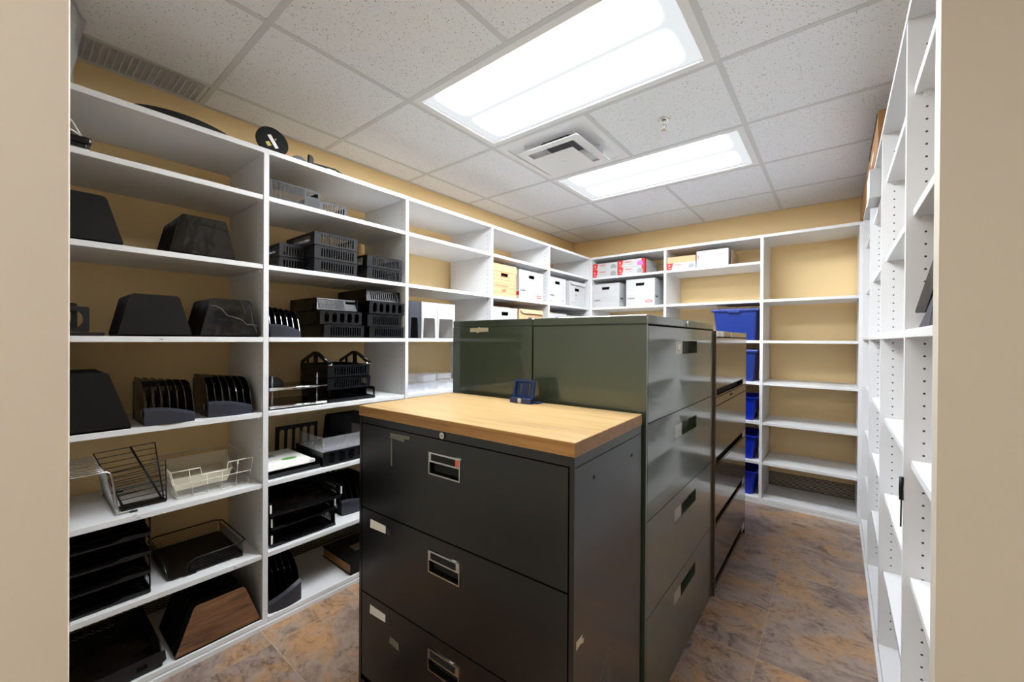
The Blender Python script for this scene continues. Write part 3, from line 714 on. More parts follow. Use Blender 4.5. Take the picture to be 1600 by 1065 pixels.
def wire_basket():
    t = thing('wire_basket', 'cream wire letter basket holding a translucent plastic tray', 'wire basket', (XF-.05, .424, Z['E']), PI/2)
    W_, D, H = .245, .32, .115; f = .024; m = MB()
    lo = [(0, 0), (W_, 0), (W_, D), (0, D)]; hi = [(-f, -f*.3), (W_+f*.6, -f*.3), (W_+f*.6, D+f*.2), (-f, D+f*.2)]
    def P(k, x, y): return (x+(-f if x <= 0 else (f*.6 if x >= W_ else (-f*(1-x/W_)+f*.6*x/W_)))*k, y+((-f*.3) if y <= 0 else f*.2)*k*(1 if y <= 0 or y >= D else 0), .004+k*(H-.004))
    for z, k in ((0, 0), (.5, .5)):
        m.tube([P(k, *q) for q in lo], .0018, closed=True)
    top = [P(1, 0, 0), P(1, W_*.33, 0), P(.72, W_*.34, 0), P(.72, W_*.66, 0), P(1, W_*.67, 0), P(1, W_, 0), P(1, W_, D), P(1, 0, D)]
    m2 = MB().tube(top, .0026, closed=True); m2.build('rim', 'whitewire', t)
    for i in range(6):
        x = W_*i/5; m.tube([P(1 if not (.34 < i/5 < .66) else .72, x, 0), P(0, x, 0), P(0, x, D), P(1, x, D)], .0013)
    for i in range(10):
        y = D*i/9; m.tube([(-f, y, H), (0, y, .004), (W_, y, .004), (W_+f*.6, y, H)] if i not in (0, 9) else [P(1, 0, y), P(0, 0, y), P(0, W_, y), P(1, W_, y)], .0011)
    m.build('wires', 'whitewire', t)
    # translucent tray lying in the basket, tipped up
    s = MB(); 
    A = [(-.005, .0, .0), (.17, .0, .0), (.21, .20, .03), (.02, .20, .03)]
    B = [(-.02, -.0, .05), (.19, .0, .05), (.225, .21, .085), (.0, .21, .085)]
    s._add(A+B, [(0, 1, 2, 3), (0, 1, 5, 4), (1, 2, 6, 5), (2, 3, 7, 6), (3, 0, 4, 7)], Matrix())
    o = s.build('plastic_tray', 'frost', None); 
    o.location = (XF-.075, .425, Z['E']+.03); o.rotation_euler = (.0, .0, PI/2); so = o.modifiers.new('s', 'SOLIDIFY'); so.thickness = .002
    tag(o, 'translucent cream plastic tray lying tipped inside the wire basket', 'desk tray')
wire_basket()

# --- tray tower and mesh tray at z .329
for i in range(4):
    z = Z['F']+.003+i*.0715
    t = letter_tray(['bottom', 'second lowest', 'third lowest', 'top'][i]+' tray of the black four-tier letter tray tower by the door jamb', (XF-.03, .005, z), PI/2, W=.335, D=.33, H=.068,
        front='open', back='solid', side='window2', mt='black', group='stacked tower of black letter trays', splay=0)
    MB().plate(rpoly([(0, 0), (.335, 0), (.335, .012), (.26, .016), (.23, .006), (.11, .006), (.08, .016), (0, .012)], .004), [], .003, T(0, .002, 0) @ UP).build('front_lip', 'blackslate', t)
def lattice(m, L, H, mx, step=.013, r=.0006):
    n = int((L+H)/step)+1
    for i in range(n):
        for sg in (1, -1):
            s = i*step
            # line u - v*... clipped to rectangle
            x0, y0, x1, y1 = s, 0, s-H, H
            if x1 < 0: y1 = s; x1 = 0
            if x0 > L: y0 = s-L; x0 = L
            if y0 >= H or y1 <= 0: continue
            p, q = (x0, y0), (x1, y1)
            if sg < 0: p, q = (L-p[0], p[1]), (L-q[0], q[1])
            m.tube([(p[0], 0, p[1]), (q[0], 0, q[1])], r, n=3, m=mx)
def mesh_tray(label, loc, rz):
    W_, D, H = .262, .335, .055
    t = thing('mesh_tray', label, 'desk tray', loc, rz)
    MB().plate(rrect(0, 0, W_, D, .02), [], .003, T(0, 0, .006)).build('base', 'blackmatte', t)
    m = MB()
    lattice(m, D-.02, H, T(0, .01, .008) @ RZ(PI/2) @ RX(.12)); lattice(m, D-.02, H, T(W_, .01, .008) @ RZ(PI/2) @ RX(-.12)); lattice(m, W_-.02, H, T(.01, D, .008) @ RX(-.12))
    lattice(m, W_-.09, .05, T(.07, 0, .008) @ RX(.12))
    m.build('mesh_walls', 'blackwire', t)
    f = .007; z = H+.008
    MB().tube([(.055, -.0, .008), (.065, -f, z-.01), (.085, -f, z), (W_-.015, -f, z), (W_+f, .015, z), (W_+f, D-.02, z), (W_-.02, D+f, z), (.02, D+f, z), (-f, D-.02, z), (-f, .02, z), (-.002, .006, .02), (0, .004, .008)], .0028).build('rim', 'blackwire', t)
    for bx in ((.05, .09, -.004, .006, 0, .008), (W_-.03, W_-.005, .0, .01, 0, .006), (.01, .03, D-.03, D-.01, 0, .006)): MB().box(*bx).build('foot', 'blackmatte', t)
mesh_tray('black metal mesh letter tray with low open front, beside the tray tower', (XF-.06, .395, Z['F']), PI/2)

# --- bottom shelf
t = thing('desk_tray', 'deep black plastic tray with cut-out front on the bottom shelf by the jamb', 'desk tray', (XF-.012, -.018, Z['G']+.0012), PI/2)
MB().box(0, .385, 0, .36, 0, .004).box(.05, .06, .02, .35, .004, .005).box(.16, .17, .02, .35, .004, .005).box(.27, .28, .02, .35, .004, .005).build('base', 'black', t)
MB().plate(rpoly([(0, 0), (.365, 0), (.40, .02), (.395, .062), (0, .062)], .004), [rect(.315, .02, .345, .04)], .004, T(0, .004, 0) @ RX(.15) @ UP).build('front_wall', 'blackslate', t)
MB().plate(rpoly([(0, 0), (.36, 0), (.36, .075), (.03, .075), (0, .03)], .004), [], .004, T(.385, 0, 0) @ RZ(PI/2) @ UP).build('side_wall', 'black', t)
MB().plate(rrect(0, 0, .385, .075, .004), [rect(.05, .035, .3, .055)], .004, T(0, .36, 0) @ UP).build('back_wall', 'black', t)
MB().box(.0, .02, .1, .3, .005, .022).build('side_wall', 'black', t)
o = MB().box(.002, .13, .01, .21, 0, .006).build('paper_stack', 'paper'); o.location = (XF-.03, .004, Z['G']+.0075); o.rotation_euler = (0, 0, PI/2)
tag(o, 'cream paper pad lying in the deep black tray on the bottom shelf', 'paper pad')
trapezoid_sorter('black file sorter with a walnut woodgrain front on the bottom shelf', to_left(.405, Z['G'], -.004)[0], PI/2, .300, .175, .175, .27, 7, front='walnut')

# --- left bay, top shelf: strips with white cables
def cable_bundle():
    t = thing('power_strips', 'stack of black power adapters with white cables beside the jamb, top shelf', 'power strips', (XF-.03, -.018, Z['A']), PI/2)
    MB().rbox(0, .195, 0, .10, .0, .012, .004).build('lower_strip', 'silver', t); MB().rbox(0, .190, .0, .10, .0125, .026, .004).build('middle_strip', 'blackslate', t)
    MB().rbox(0, .203, .0, .11, .0265, .052, .008).build('upper_strip', 'black', t); MB().rbox(0, .160, .03, .10, .0525, .070, .006).build('adapter', 'blackmatte', t)
    MB().tube([(.10, .0, .12), (.135, .0, .11), (.156, .0, .090), (.168, .0, .066), (.180, .01, .046)], .0022).tube([(.10, .012, .075), (.14, .006, .07), (.165, .004, .058), (.182, .012, .046)], .0022).build('cable', 'paper', t)
cable_bundle()
# --- on top of the left shelving
m = MB().plate(rpoly([(0, 0), (.33, 0), (.30, .16), (.20, .23), (.08, .19)], .05), [], .018); b = MB()
o = MB().plate([(0, 0)]+[(x, .050*math.sin(PI*x/.36)**.5) for x in [k*.36/16 for k in range(1, 16)]]+[(.36, 0)], [], .25, T(0, .25, 0) @ UP).build('monitor_stand', 'blackmatte')
o.location = (-2.03, .262, Z['T']); o.rotation_euler = (0, 0, PI/2); tag(o, 'low black curved stand lying on top of the left shelving', 'stand')
def disc():
    t = thing('monitor_stand', 'round black monitor stand with a white label leaning on top of the shelving', 'monitor stand', (-2.04, .765, Z['T']), PI/2)
    q = T(0, 0, .065) @ RX(-.18)
    MB().cyl(.068, 0, .012, q @ RX(PI/2), n=48).build('disc', 'blackmatte', t)
    MB().box(-.008, .008, -.0135, -.0125, -.034, .030, q @ RY(-.5)).build('white_label', 'paper', t); MB().box(-.035, -.018, -.0135, -.0125, -.018, .002, q @ RY(-.5)).build('yellow_label', 'yellow', t)
    MB().cyl(.004, .012, .014, q @ T(.012, 0, .012) @ RX(PI/2), n=12).build('screw', 'chrome', t)
disc()
t = thing('magnifier', 'small grey lens edge lying on the shelving beside the round black disc', 'lens', (-2.02, .835, Z['T']), PI/2)
MB().plate([(0, 0)]+[(.045-.045*math.cos(a*PI/12), .036*math.sin(a*PI/12)) for a in range(1, 12)]+[(.09, 0)], [], .004, UP).build('frame', 'black', t)
MB().plate([(.006, 0)]+[(.045-.039*math.cos(a*PI/12), .030*math.sin(a*PI/12)) for a in range(1, 12)]+[(.084, 0)], [], .002, T(0, -.0042, 0) @ UP).build('glass', 'greyplastic', t)
t = thing('monitor_bracket', 'black hinged monitor bracket lying on top of the second bay', 'monitor bracket', (-2.03, .945, Z['T']), PI/2)
MB().plate(rpoly([(0, 0), (.22, 0), (.15, .030), (.12, .040), (.02, .034), (0, .03)], .004), [], .07, T(0, .07, 0) @ UP).build('arm', 'rubber', t)
MB().plate([(0, 0), (.022, 0), (.022, .035), (.014, .048), (0, .052)], [], .02, T(.0, .05, .03) @ UP).build('tab', 'blackmatte', t)
MB().plate(rrect(.07, .008, .125, .026, .008), [rrect(.108, .013, .119, .022, .004)], .002, T(0, -.001, 0) @ UP).build('steel_plate', 'brushed', t)

# --- bay two, top shelf
letter_tray('dark slotted tray on the top shelf of the second bay, left of a paler one', (XF-.01, .733, Z['A']), PI/2, W=.226, D=.30, H=.080, front='fineslot', side='solid', mt='black')
letter_tray('low grey slotted tray, half hidden on the top shelf of the second bay', (XF-.05, .972, Z['A']), PI/2, W=.15, D=.26, H=.055, front='slot', side='solid', mt='greyplastic')
# --- bay two, second shelf
G1 = 'slotted black letter trays on the second shelf'
pos = [((XF-.06, .815, 0), .135, ['lower', 'upper'], 'left-hand slotted black pair on the second shelf', 'slot', 2),
       ((XF-.012, .935, 0), .225, ['bottom', 'middle', 'top'], 'middle slotted black stack on the second shelf', 'slot', 3),
       ((XF-.012, 1.218, 0), .222, ['lower', 'upper'], 'right-hand slotted black pair on the second shelf', 'slot', 2)]
for (x, y, _), w_, names, txt, st, n in pos:
    for i in range(n):
        dx = 0 if i < 2 else .0
        letter_tray(names[i]+' tray of the '+txt, (x-dx-(.05 if w_ < .2 else 0), y, Z['B']+.001+i*.0665), PI/2, W=w_ if w_ > .2 else .115, D=.31 if w_ > .2 else .24, H=.062, front='slot', side='slot', mt='black' if w_ < .2 else 'blackslate', group=G1)
# --- bay two, eye-level shelf
fin_sorter('black vertical file rack at the left end of the second bay, eye-level shelf', (XF-.014, .745, Z['C']), PI/2, W=.13, D=.2, H=.15, n=5, lip=.05, flip=False, win_=False)
G2 = 'stacked black trays on the eye-level shelf'
letter_tray('slotted tray at the bottom of the left stack on the eye-level shelf', (XF-.014, .985, Z['C']+.001), PI/2, W=.218, D=.34, H=.064, front='slot', mt='black', group=G2)
letter_tray('tray with oval holes, middle of the left stack on the eye-level shelf', (XF-.014, .965, Z['C']+.068), PI/2, W=.224, D=.34, H=.066, front='oval', mt='black', group=G2)
letter_tray('finely ribbed tray tilted on top of the left stack, eye-level shelf', (XF-.045, .962, Z['C']+.139), PI/2, W=.222, D=.30, H=.062, front='fineslot', mt='black', group=G2, splay=-.3)
letter_tray('thin-slotted tray at the bottom of the right stack on the eye-level shelf', (XF-.014, 1.236, Z['C']+.001), PI/2, W=.222, D=.34, H=.060, front='slot', mt='black', group=G2)
letter_tray('slotted tray second from the bottom of the right stack, eye-level shelf', (XF-.024, 1.230, Z['C']+.064), PI/2, W=.216, D=.34, H=.066, front='slot', mt='black', group=G2)
letter_tray('tray with oval holes, third up in the right stack, eye-level shelf', (XF-.014, 1.234, Z['C']+.133), PI/2, W=.226, D=.34, H=.068, front='oval', mt='black', group=G2)
letter_tray('slotted tray tilted on top of the right stack, eye-level shelf', (XF-.040, 1.230, Z['C']+.204), PI/2, W=.222, D=.30, H=.064, front='slot', mt='black', group=G2, splay=-.3)
# --- bay two, below eye level: plate shelf and trays with upturned legs
def monitor_shelf():
    t = thing('monitor_shelf', 'two-tier black monitor shelf with silver front edges and clear posts', 'monitor shelf', (XF-.03, .744, Z['D']), PI/2)
    MB().box(0, .262, 0, .28, .006, .016).box(.01, .25, .01, .02, 0, .006).build('lower_tier', 'blackgloss', t); MB().box(0, .262, 0, .26, .088, .096).build('upper_tier', 'blackgloss', t)
    MB().tube([(0, -.004, .012), (.262, -.004, .012)], .006, n=10).build('lower_trim', 'chrome', t); MB().tube([(0, -.004, .094), (.262, -.004, .094)], .0075, n=10).build('upper_trim', 'chrome', t)
    for x, y in ((.225, .02), (.135, .24), (.02, .02)): MB().cyl(.0035, .016, .155 if y < .1 else .17, T(x, y, 0), n=10).build('clear_post', 'acrylic', t)
    MB().box(.205, .26, -.012, -.010, .008, .018).build('price_tag', 'paper', t)
    o = MB().plate([(0, 0)]+[(.06-.06*math.cos(a*PI/10), .045*math.sin(a*PI/10)) for a in range(1, 10)]+[(.12, 0)], [], .10, T(.0, .24, .096) @ UP).build('cable_cover', 'black', t)
monitor_shelf()
def legged_tray(label, loc, W=.23, D=.30, H=.062):
    t = letter_tray(label, loc, PI/2, W=W, D=D, H=H, front='slot', side='solid', mt='black')
    for x in (0.0, W-.012):
        m = MB(); m.plate([(0, H), (D*.42, H+.055), (D*.5, H+.055), (D*.98, H+.0), (D, H+.012), (D*.52, H+.067), (D*.40, H+.067), (-.02, H+.010)], [], .012, T(x, 0, 0) @ RZ(PI/2) @ UP)
        m.box(x, x+.012, D*.42, D*.50, H, H+.058); m.box(x+.002, x+.010, D*.74, D*.78, H, H+.03); m.build('support_leg', 'black', t)
    MB().box(.0, .02, -.006, .0, H+.0, H+.010).build('clip', 'paper', t); MB().box(W-.02, W, -.006, .0, H+.0, H+.010).build('clip', 'paper', t)
    return t
G3 = 'black trays stacked beside the monitor shelf'
letter_tray('lowest black tray with rectangular side openings beside the monitor shelf', (XF-.03, 1.02, Z['D']+.001), PI/2, W=.262, D=.30, H=.062, front='low', side='window2', mt='black', group=G3)
letter_tray('middle slotted tray of the stack beside the monitor shelf', (XF-.03, 1.012, Z['D']+.066), PI/2, W=.24, D=.30, H=.060, front='slot', side='window2', mt='black', group=G3)
legged_tray('top slotted tray with upturned legs like a roof, beside the monitor shelf', (XF-.02, 1.008, Z['D']+.130), W=.232)
# --- bay two, shelf with paper and oval-hole trays
letter_tray('flat black tray carrying a white booklet, low shelf of the second bay', (XF-.03, .742, Z['E']+.001), PI/2, W=.234, D=.33, H=.020, front='solid', side='solid', mt='black', splay=.2)
t = thing('booklet', 'thick white booklet with a green mark lying on the flat black tray', 'booklet', (XF-.05, .748, Z['E']+.030), PI/2, tilt=(.0, 0))
MB().rbox(0, .205, 0, .27, 0, .008, .001).rbox(0, .20, .005, .26, .0085, .020, .001).rbox(0, .195, .01, .265, .0205, .024, .001).build('pages', 'paper', t)
MB().cyl(.022, .0241, .0245, T(.12, .07, 0) @ Matrix.Diagonal((1.6, 1, 1, 1))).build('green_mark', 'greenprint', t); MB().box(.02, .09, .15, .20, .0241, .0244).build('printed_block', 'greyink', t)
MB().box(.188, .212, -.003, .02, .002, .016).build('clip', 'trimwhite', t)
G4 = 'oval-hole trays on the low shelf'
letter_tray('front black tray with oval holes on the low shelf, behind the cabinet edge', (XF-.02, .985, Z['E']+.001), PI/2, W=.30, D=.30, H=.070, front='oval', back='oval', mt='black', group=G4)
o_ = letter_tray('clear acrylic tray standing on the oval-hole tray on the low shelf', (XF-.02, .985, Z['E']+.073), PI/2, W=.30, D=.25, H=.072, front='solid', back='open', side='solid', mt='acrylic', group=G4)
for c in o_.children: c.data.materials[0] = M['acrylic']
letter_tray('rear black tray with oval holes standing upright against the back of the low shelf', (XF-.375, .90, Z['E']+.001), PI/2, W=.225, D=.02, H=.165, front='oval', back='open', side='open', mt='black', group=G4)
trapezoid_sorter('black sorter end half hidden behind the cabinet, back of the low shelf', (XF-.33, 1.17, Z['E']), PI/2, .24, .20, .19, .08, 3, front='blackmatte')
# --- bay two, tilted stack of three
G5 = 'three black trays stacked askew'
for i, (y, z, x, a) in enumerate([(.756, .001, .0, .0), (.760, .072, .012, .0), (.750, .143, -.004, 0)]):
    t = letter_tray(['bottom', 'middle', 'top'][i]+' tray of the crooked black stack two shelves up', (XF-.03-x, y, Z['F']+z), PI/2+[.0, .04, -.05][i], W=[.30, .305, .325][i], D=.30, H=.062, front='open', back='solid', side='slot', mt='black', group=G5, splay=.04)
    for s_ in (0, 1):
        MB().box(-.003 if s_ == 0 else [.30, .305, .325][i]-.002, .003 if s_ == 0 else [.30, .305, .325][i]+.004, -.004, .0, .018, .055).build('white_sticker', 'paper', t)
    MB().plate(rpoly([(0, 0), ([.30, .305, .325][i], 0), ([.30, .305, .325][i], .014), (.26, .014), (.24, .006), (.06, .006), (.04, .014), (0, .014)], .003), [], .003, T(0, .0, 0) @ UP).build('front_lip', 'blackslate', t)
fin_sorter('dark file rack in shadow at the right of the crooked tray stack', (XF-.10, 1.13, Z['F']), PI/2, W=.18, D=.26, H=.19, n=5, lip=.07, mt='blackmatte')
# --- bay two, bottom shelf
fin_sorter('black vertical file rack with thin fins at the left of the bottom shelf, second bay', (XF-.016, .742, Z['G']), PI/2, W=.14, D=.26, H=.215, n=5, lip=.085, flip=True)
t = thing('binder_box', 'black binder slipcase with brown page edge lying on the bottom shelf', 'binder', (XF-.01, 1.13, Z['G']), PI/2)
MB().box(0, .25, 0, .30, 0, .004).box(.0, .25, 0, .30, .052, .058).box(0, .25, 0, .004, .004, .052).box(.20, .25, .004, .30, .004, .052).build('cover', 'blackmatte', t)
MB().box(.004, .2, .012, .295, .004, .050).build('page_block', 'woodbrown', t); MB().rbox(.08, .16, .10, .16, .058, .072, .004).build('clasp', 'brushed', t)

# --- bay three: magazine files and acrylic trays
def magazine_file(label, loc, mt, W=.076, D=.25, H=.224, group=None):
    t = thing('magazine_file', label, 'magazine file', loc, PI/2, group)
    o_ = rpoly([(0, 0), (W, 0), (W, H), (0, H)], .003); hol = rpoly([(.012, .0), (W-.012, .0), (W-.018, H*.56), (.018, H*.56)], .008)
    hol = [(x, max(y, .003)) for x, y in hol]
    MB().plate(o_, [hol], .0025, T(0, .0025, 0) @ UP).build('front_wall', mt, t)
    MB().box(0, W, 0, D, 0, .0025).build('base', mt, t)
    for x in (0, W-.0025): MB().plate(rpoly([(0, 0), (D, 0), (D, H*.6), (D*.45, H), (0, H)], .004), [], .0025, T(x+.0025, 0, 0) @ RZ(PI/2) @ UP).build('side_wall', mt, t)
    MB().box(0, W, D-.0025, D, 0, H*.6).build('back_wall', mt, t)
    b = MB().box(.02, W-.022, .14, .22, .003, .11); b.build('divider_card', 'carton', t)
    return t
magazine_file('slate grey magazine file at the left of the group in the third bay', (XF-.014, 1.495, Z['C']), 'greyplastic', W=.082)
magazine_file('white magazine file in the middle, beside the slate grey one', (XF-.014, 1.590, Z['C']), 'cartonwhite', W=.122, group='white magazine files')
magazine_file('white magazine file at the right, touching the green cabinet top in view', (XF-.014, 1.715, Z['C']), 'cartonwhite', W=.15, group='white magazine files')
for c in [o for o in bpy.data.objects if o.name.startswith('side_wall')][-4:]: pass
def acrylic_tray(label, loc, W, D, H, g):
    t = thing('acrylic_tray', label, 'acrylic tray', loc, PI/2, g)
    MB().box(0, W, 0, D, 0, .003).build('base', 'acrylic', t)
    for b in ((0, W, 0, .003), (0, W, D-.003, D)): MB().box(*b, .003, H).build('long_wall', 'acrylic', t)
    for b in ((0, .003, .003, D-.003), (W-.003, W, .003, D-.003)): MB().box(*b, .003, H).build('end_wall', 'acrylic', t)
    MB().box(W/2-.0015, W/2+.0015, .003, D-.003, .003, H*.85).build('partition', 'acrylic', t)
g = 'clear acrylic organisers in the third bay'
acrylic_tray('low clear acrylic organiser at the left in the third bay', (XF-.03, 1.50, Z['D']+.001), .13, .22, .045, g)
acrylic_tray('clear acrylic organiser in the middle of the clear pile', (XF-.05, 1.642, Z['D']+.001), .11, .20, .055, g)
acrylic_tray('clear acrylic organiser at the right end beside the green cabinet', (XF-.06, 1.765, Z['D']+.001), .16, .22, .06, g)
acrylic_tray('clear acrylic organiser stacked on the middle one', (XF-.07, 1.655, Z['D']+.058), .10, .16, .04, g)
acrylic_tray('clear acrylic organiser stacked on the right one', (XF-.08, 1.78, Z['D']+.063), .12, .16, .035, g)

# --- archive boxes
def archive_box(label, loc, rz, W=.29, D=.38, H=.245, mt='cartonwhite', style='white', lid=True, group=None, flap=False):
    t = thing('archive_box', label, 'storage box', loc, rz, group)
    zc = H*.80
    hole = rpoly([(W/2-.042, zc-.014), (W/2+.036, zc-.014), (W/2+.042, zc+.014), (W/2-.042, zc+.014)], .004)
    if flap or style == 'kraft': zc -= .03; hole = [(x, y-.03) for x, y in hole]
    lidh = .0 if flap else (.055 if style == 'kraft' else 0)
    b = MB(); b.plate(rect(0, 0, W, H-.004), [hole], .004, T(0, .004, 0) @ UP); b.box(0, W, D-.004, D, 0, H-.004); b.box(0, .004, .004, D-.004, 0, H-.004); b.box(W-.004, W, .004, D-.004, 0, H-.004); b.box(.004, W-.004, .004, D-.004, 0, .004)
    b.build('body', mt, t)
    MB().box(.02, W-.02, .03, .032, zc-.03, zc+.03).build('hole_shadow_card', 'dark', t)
    l = MB(); l.box(-.002, W+.002, -.002, D+.002, H-.004, H)
    if lidh: l.box(-.003, W+.003, -.003, 0, H-lidh, H-.004); l.box(W, W+.003, 0, D, H-lidh, H-.004); l.box(-.003, 0, 0, D, H-lidh, H-.004)
    if flap: l.plate([(0, 0), (W, 0), (W, -.035), (W*.12, -.035)], [], .003, T(0, .0, H) @ RX(-.25) @ UP)
    l.build('lid', mt, t)
    e = -.0006 
    if style == 'white':
        k = MB()
        for z_ in (.155, .098, .082, .062): k.box(.006, W-.012, e, 0, z_, z_+.0012)
        for z_ in (.098, .070): k.box(W, W+.0006, .01, D-.02, z_, z_+.0015)
        k.build('printed_lines', 'greyink', t)
        MB().text('STOR/FILE', .017, T(.010, e, .066) @ UP, bold=True).text('STOR/FILE', .017, T(W+.0006, .012, .078) @ RZ(PI/2) @ UP, bold=True).text('12 x 10 x 15', .007, T(.010, e, .018) @ UP).build('printed_text', 'ink', t)
    elif style == 'kraft':
        k = MB()
        for z_ in (.155, .125, .095, .065, .028, .185): k.box(.012, W-.012, e, 0, z_, z_+.0016)
        for x_ in (.012, W*.34, W*.66, W-.0136): k.box(x_, x_+.0016, e, 0, .125 if .02 < x_ < W-.02 else .028, .19)
        k.text('600', .03, T(W/2-.03, e, .036) @ UP, bold=True).text('RECORD STORAGE BOX', .014, T(.03, e, .075) @ UP)
        k.build('printed_grid', 'redink', t)
    return t
def red_logo(t, x, z, w=.055, h=.024):
    o = MB().box(x, x+w, -.0012, -.0003, z, z+h).build('red_logo', 'red', t)
    MB().box(x+.006, x+w-.006, -.0016, -.0012, z+h*.35, z+h*.65).build('logo_bar', 'paper', o)
def grey_scrawl(t):
    MB().text('FILES', .02, T(.11, -.0006, .10) @ UP).text('A - Z', .018, T(.11, -.0006, .065) @ UP).text('archive records', .012, T(.05, -.0006, .03) @ UP).build('handwriting', 'greyink', t)
a = archive_box('kraft cardboard archive box with red printing, left in the fourth bay', (XF-.012, 2.238, Z['B']), PI/2, W=.285, H=.242, mt='carton', style='kraft')
a = archive_box('white archive box with red logo beside the kraft one, fourth bay', (XF-.008, 2.56, Z['B']), PI/2, W=.335, H=.236); red_logo(a, .245, .022)
o = MB().box(0, .0008, 0, .03, 0, .03).build('red_logo', 'red', a); o.location = (-.0008, .004, .03)
a = archive_box('plain white archive box at the left of the fifth bay, pink logo', (XF-.012, 2.990, Z['B']), PI/2, W=.285, H=.236); MB().text('BOX', .014, T(.22, -.0006, .03) @ UP).build('pink_text', 'pink', a)
a = archive_box('handwritten white archive box with loose lid, right of the fifth bay', (XF-.012, 3.335, Z['B']), PI/2, W=.30, H=.236, style='none', flap=True); grey_scrawl(a)
archive_box('plain white box on the eye-level shelf of the fourth bay, mostly hidden', (XF-.012, 2.238, Z['C']), PI/2, W=.30, H=.240, style='none')
archive_box('kraft cardboard box with loose lid on the eye-level shelf, fourth bay', (XF-.012, 2.565, Z['C']), PI/2, W=.325, H=.242, mt='carton', style='none', flap=True)
archive_box('white box at the left of the fifth bay eye-level shelf, only its top visible', (XF-.012, 2.990, Z['C']), PI/2, W=.30, H=.236, style='none')
archive_box('white box at the right of the fifth bay eye-level shelf, only its top visible', (XF-.02, 3.33, Z['C']), PI/2, W=.30, H=.228, style='none')
a = archive_box('white archive box at the left on the far wall, in the corner bay', (-1.947, YF+.012, Z['B']), 0, W=.289, D=.36, H=.236)
a = archive_box('white archive box with red logo at the right of the far corner bay', (-1.588, YF+.008, Z['B']), 0, W=.275, D=.36, H=.252); red_logo(a, .19, .028, .06, .022)
# --- printed cartons on the far wall
def carton(label, loc, W, H, D=.22, col='greyink', group=None):
    t = thing('printed_carton', label, 'carton', loc, 0, group)
    MB().box(0, W, 0, D, 0, H).build('box', 'cartonwhite', t)
    e = -.0008
    MB().plate([(0, 0), (.04, 0), (.055, H), (0, H)], [], .0008, T(0, e, 0) @ UP).box(-.0006, 0, 0, D, 0, H).build('red_end', 'red', t)
    MB().text('X', H*.42, T(.012, e*1.6, H*.5) @ UP).text('PAPER', H*.16, T(.012, e*1.6, H*.2) @ UP).build('white_letters', 'paper', t)
    MB().text('Standard', H*.27, T(W*.28, e, H*.62) @ UP, bold=True).build('red_letters', 'red', t)
    MB().text('white bond', H*.16, T(W*.38, e, H*.32) @ UP).build('grey_letters', 'greyink', t)
    r = H*.42; MB().plate([(0, 0)]+[(r-r*math.cos(k*PI/10), H*.3+r*.8*math.sin(k*PI/10)) for k in range(11)]+[(2*r, 0)], [], .0008, T(W-2*r-.012, e, H*.1) @ UP).build('picture_patch', col, t)
    return t
g = 'red and white cartons in the far corner bay'
carton('lower left red-and-white carton in the far corner bay', (-1.945, YF+.012, Z['A']), .262, .070, group=g)
carton('upper left red-and-white carton in the far corner bay', (-1.945, YF+.016, Z['A']+.071), .262, .066, group=g)
c = carton('lower right red-and-white carton in the far corner bay', (-1.672, YF+.008, Z['A']), .262, .070, D=.33, group=g)
c2 = carton('upper right carton with a magenta patch in the far corner bay', (-1.675, YF+.008, Z['A']+.071), .264, .070, D=.33, col='pink', group=g)
for c_ in (c, c2): MB().box(.2645, .2650, .0, .035, 0, .070).box(.235, .264, -.0014, -.0009, 0, .070).build('red_side', 'red', c_)
carton('flat carton with a red corner on the top shelf left of the plain white box', (-1.205, YF+.012, Z['A']), .245, .060)
o = MB().box(0, .24, 0, .26, 0, .055).build('kraft_carton', 'carton'); o.location = (-1.203, YF+.014, Z['A']+.0605); tag(o, 'plain kraft carton lying on the flat red-cornered carton', 'carton')
t = thing('white_carton', 'plain white carton with faint print on the far wall top shelf', 'carton', (-.952, YF+.006, Z['A']), 0)
MB().box(0, .247, 0, .30, 0, .138).build('box', 'cartonwhite', t); MB().plate([(0, 0), (.28, 0), (.28, .13), (.03, .13)], [], .002, T(.262, .02, 0) @ RZ(PI/2) @ UP).build('flap', 'carton', t)
MB().text('OFFICE SUPPLY', .014, T(.03, -.0008, .092) @ UP).text('123', .024, T(.19, -.0008, .085) @ UP).build('printed_text', 'greyink', t); MB().box(.01, .016, -.0008, 0, .07, .10).build('red_mark', 'red', t)

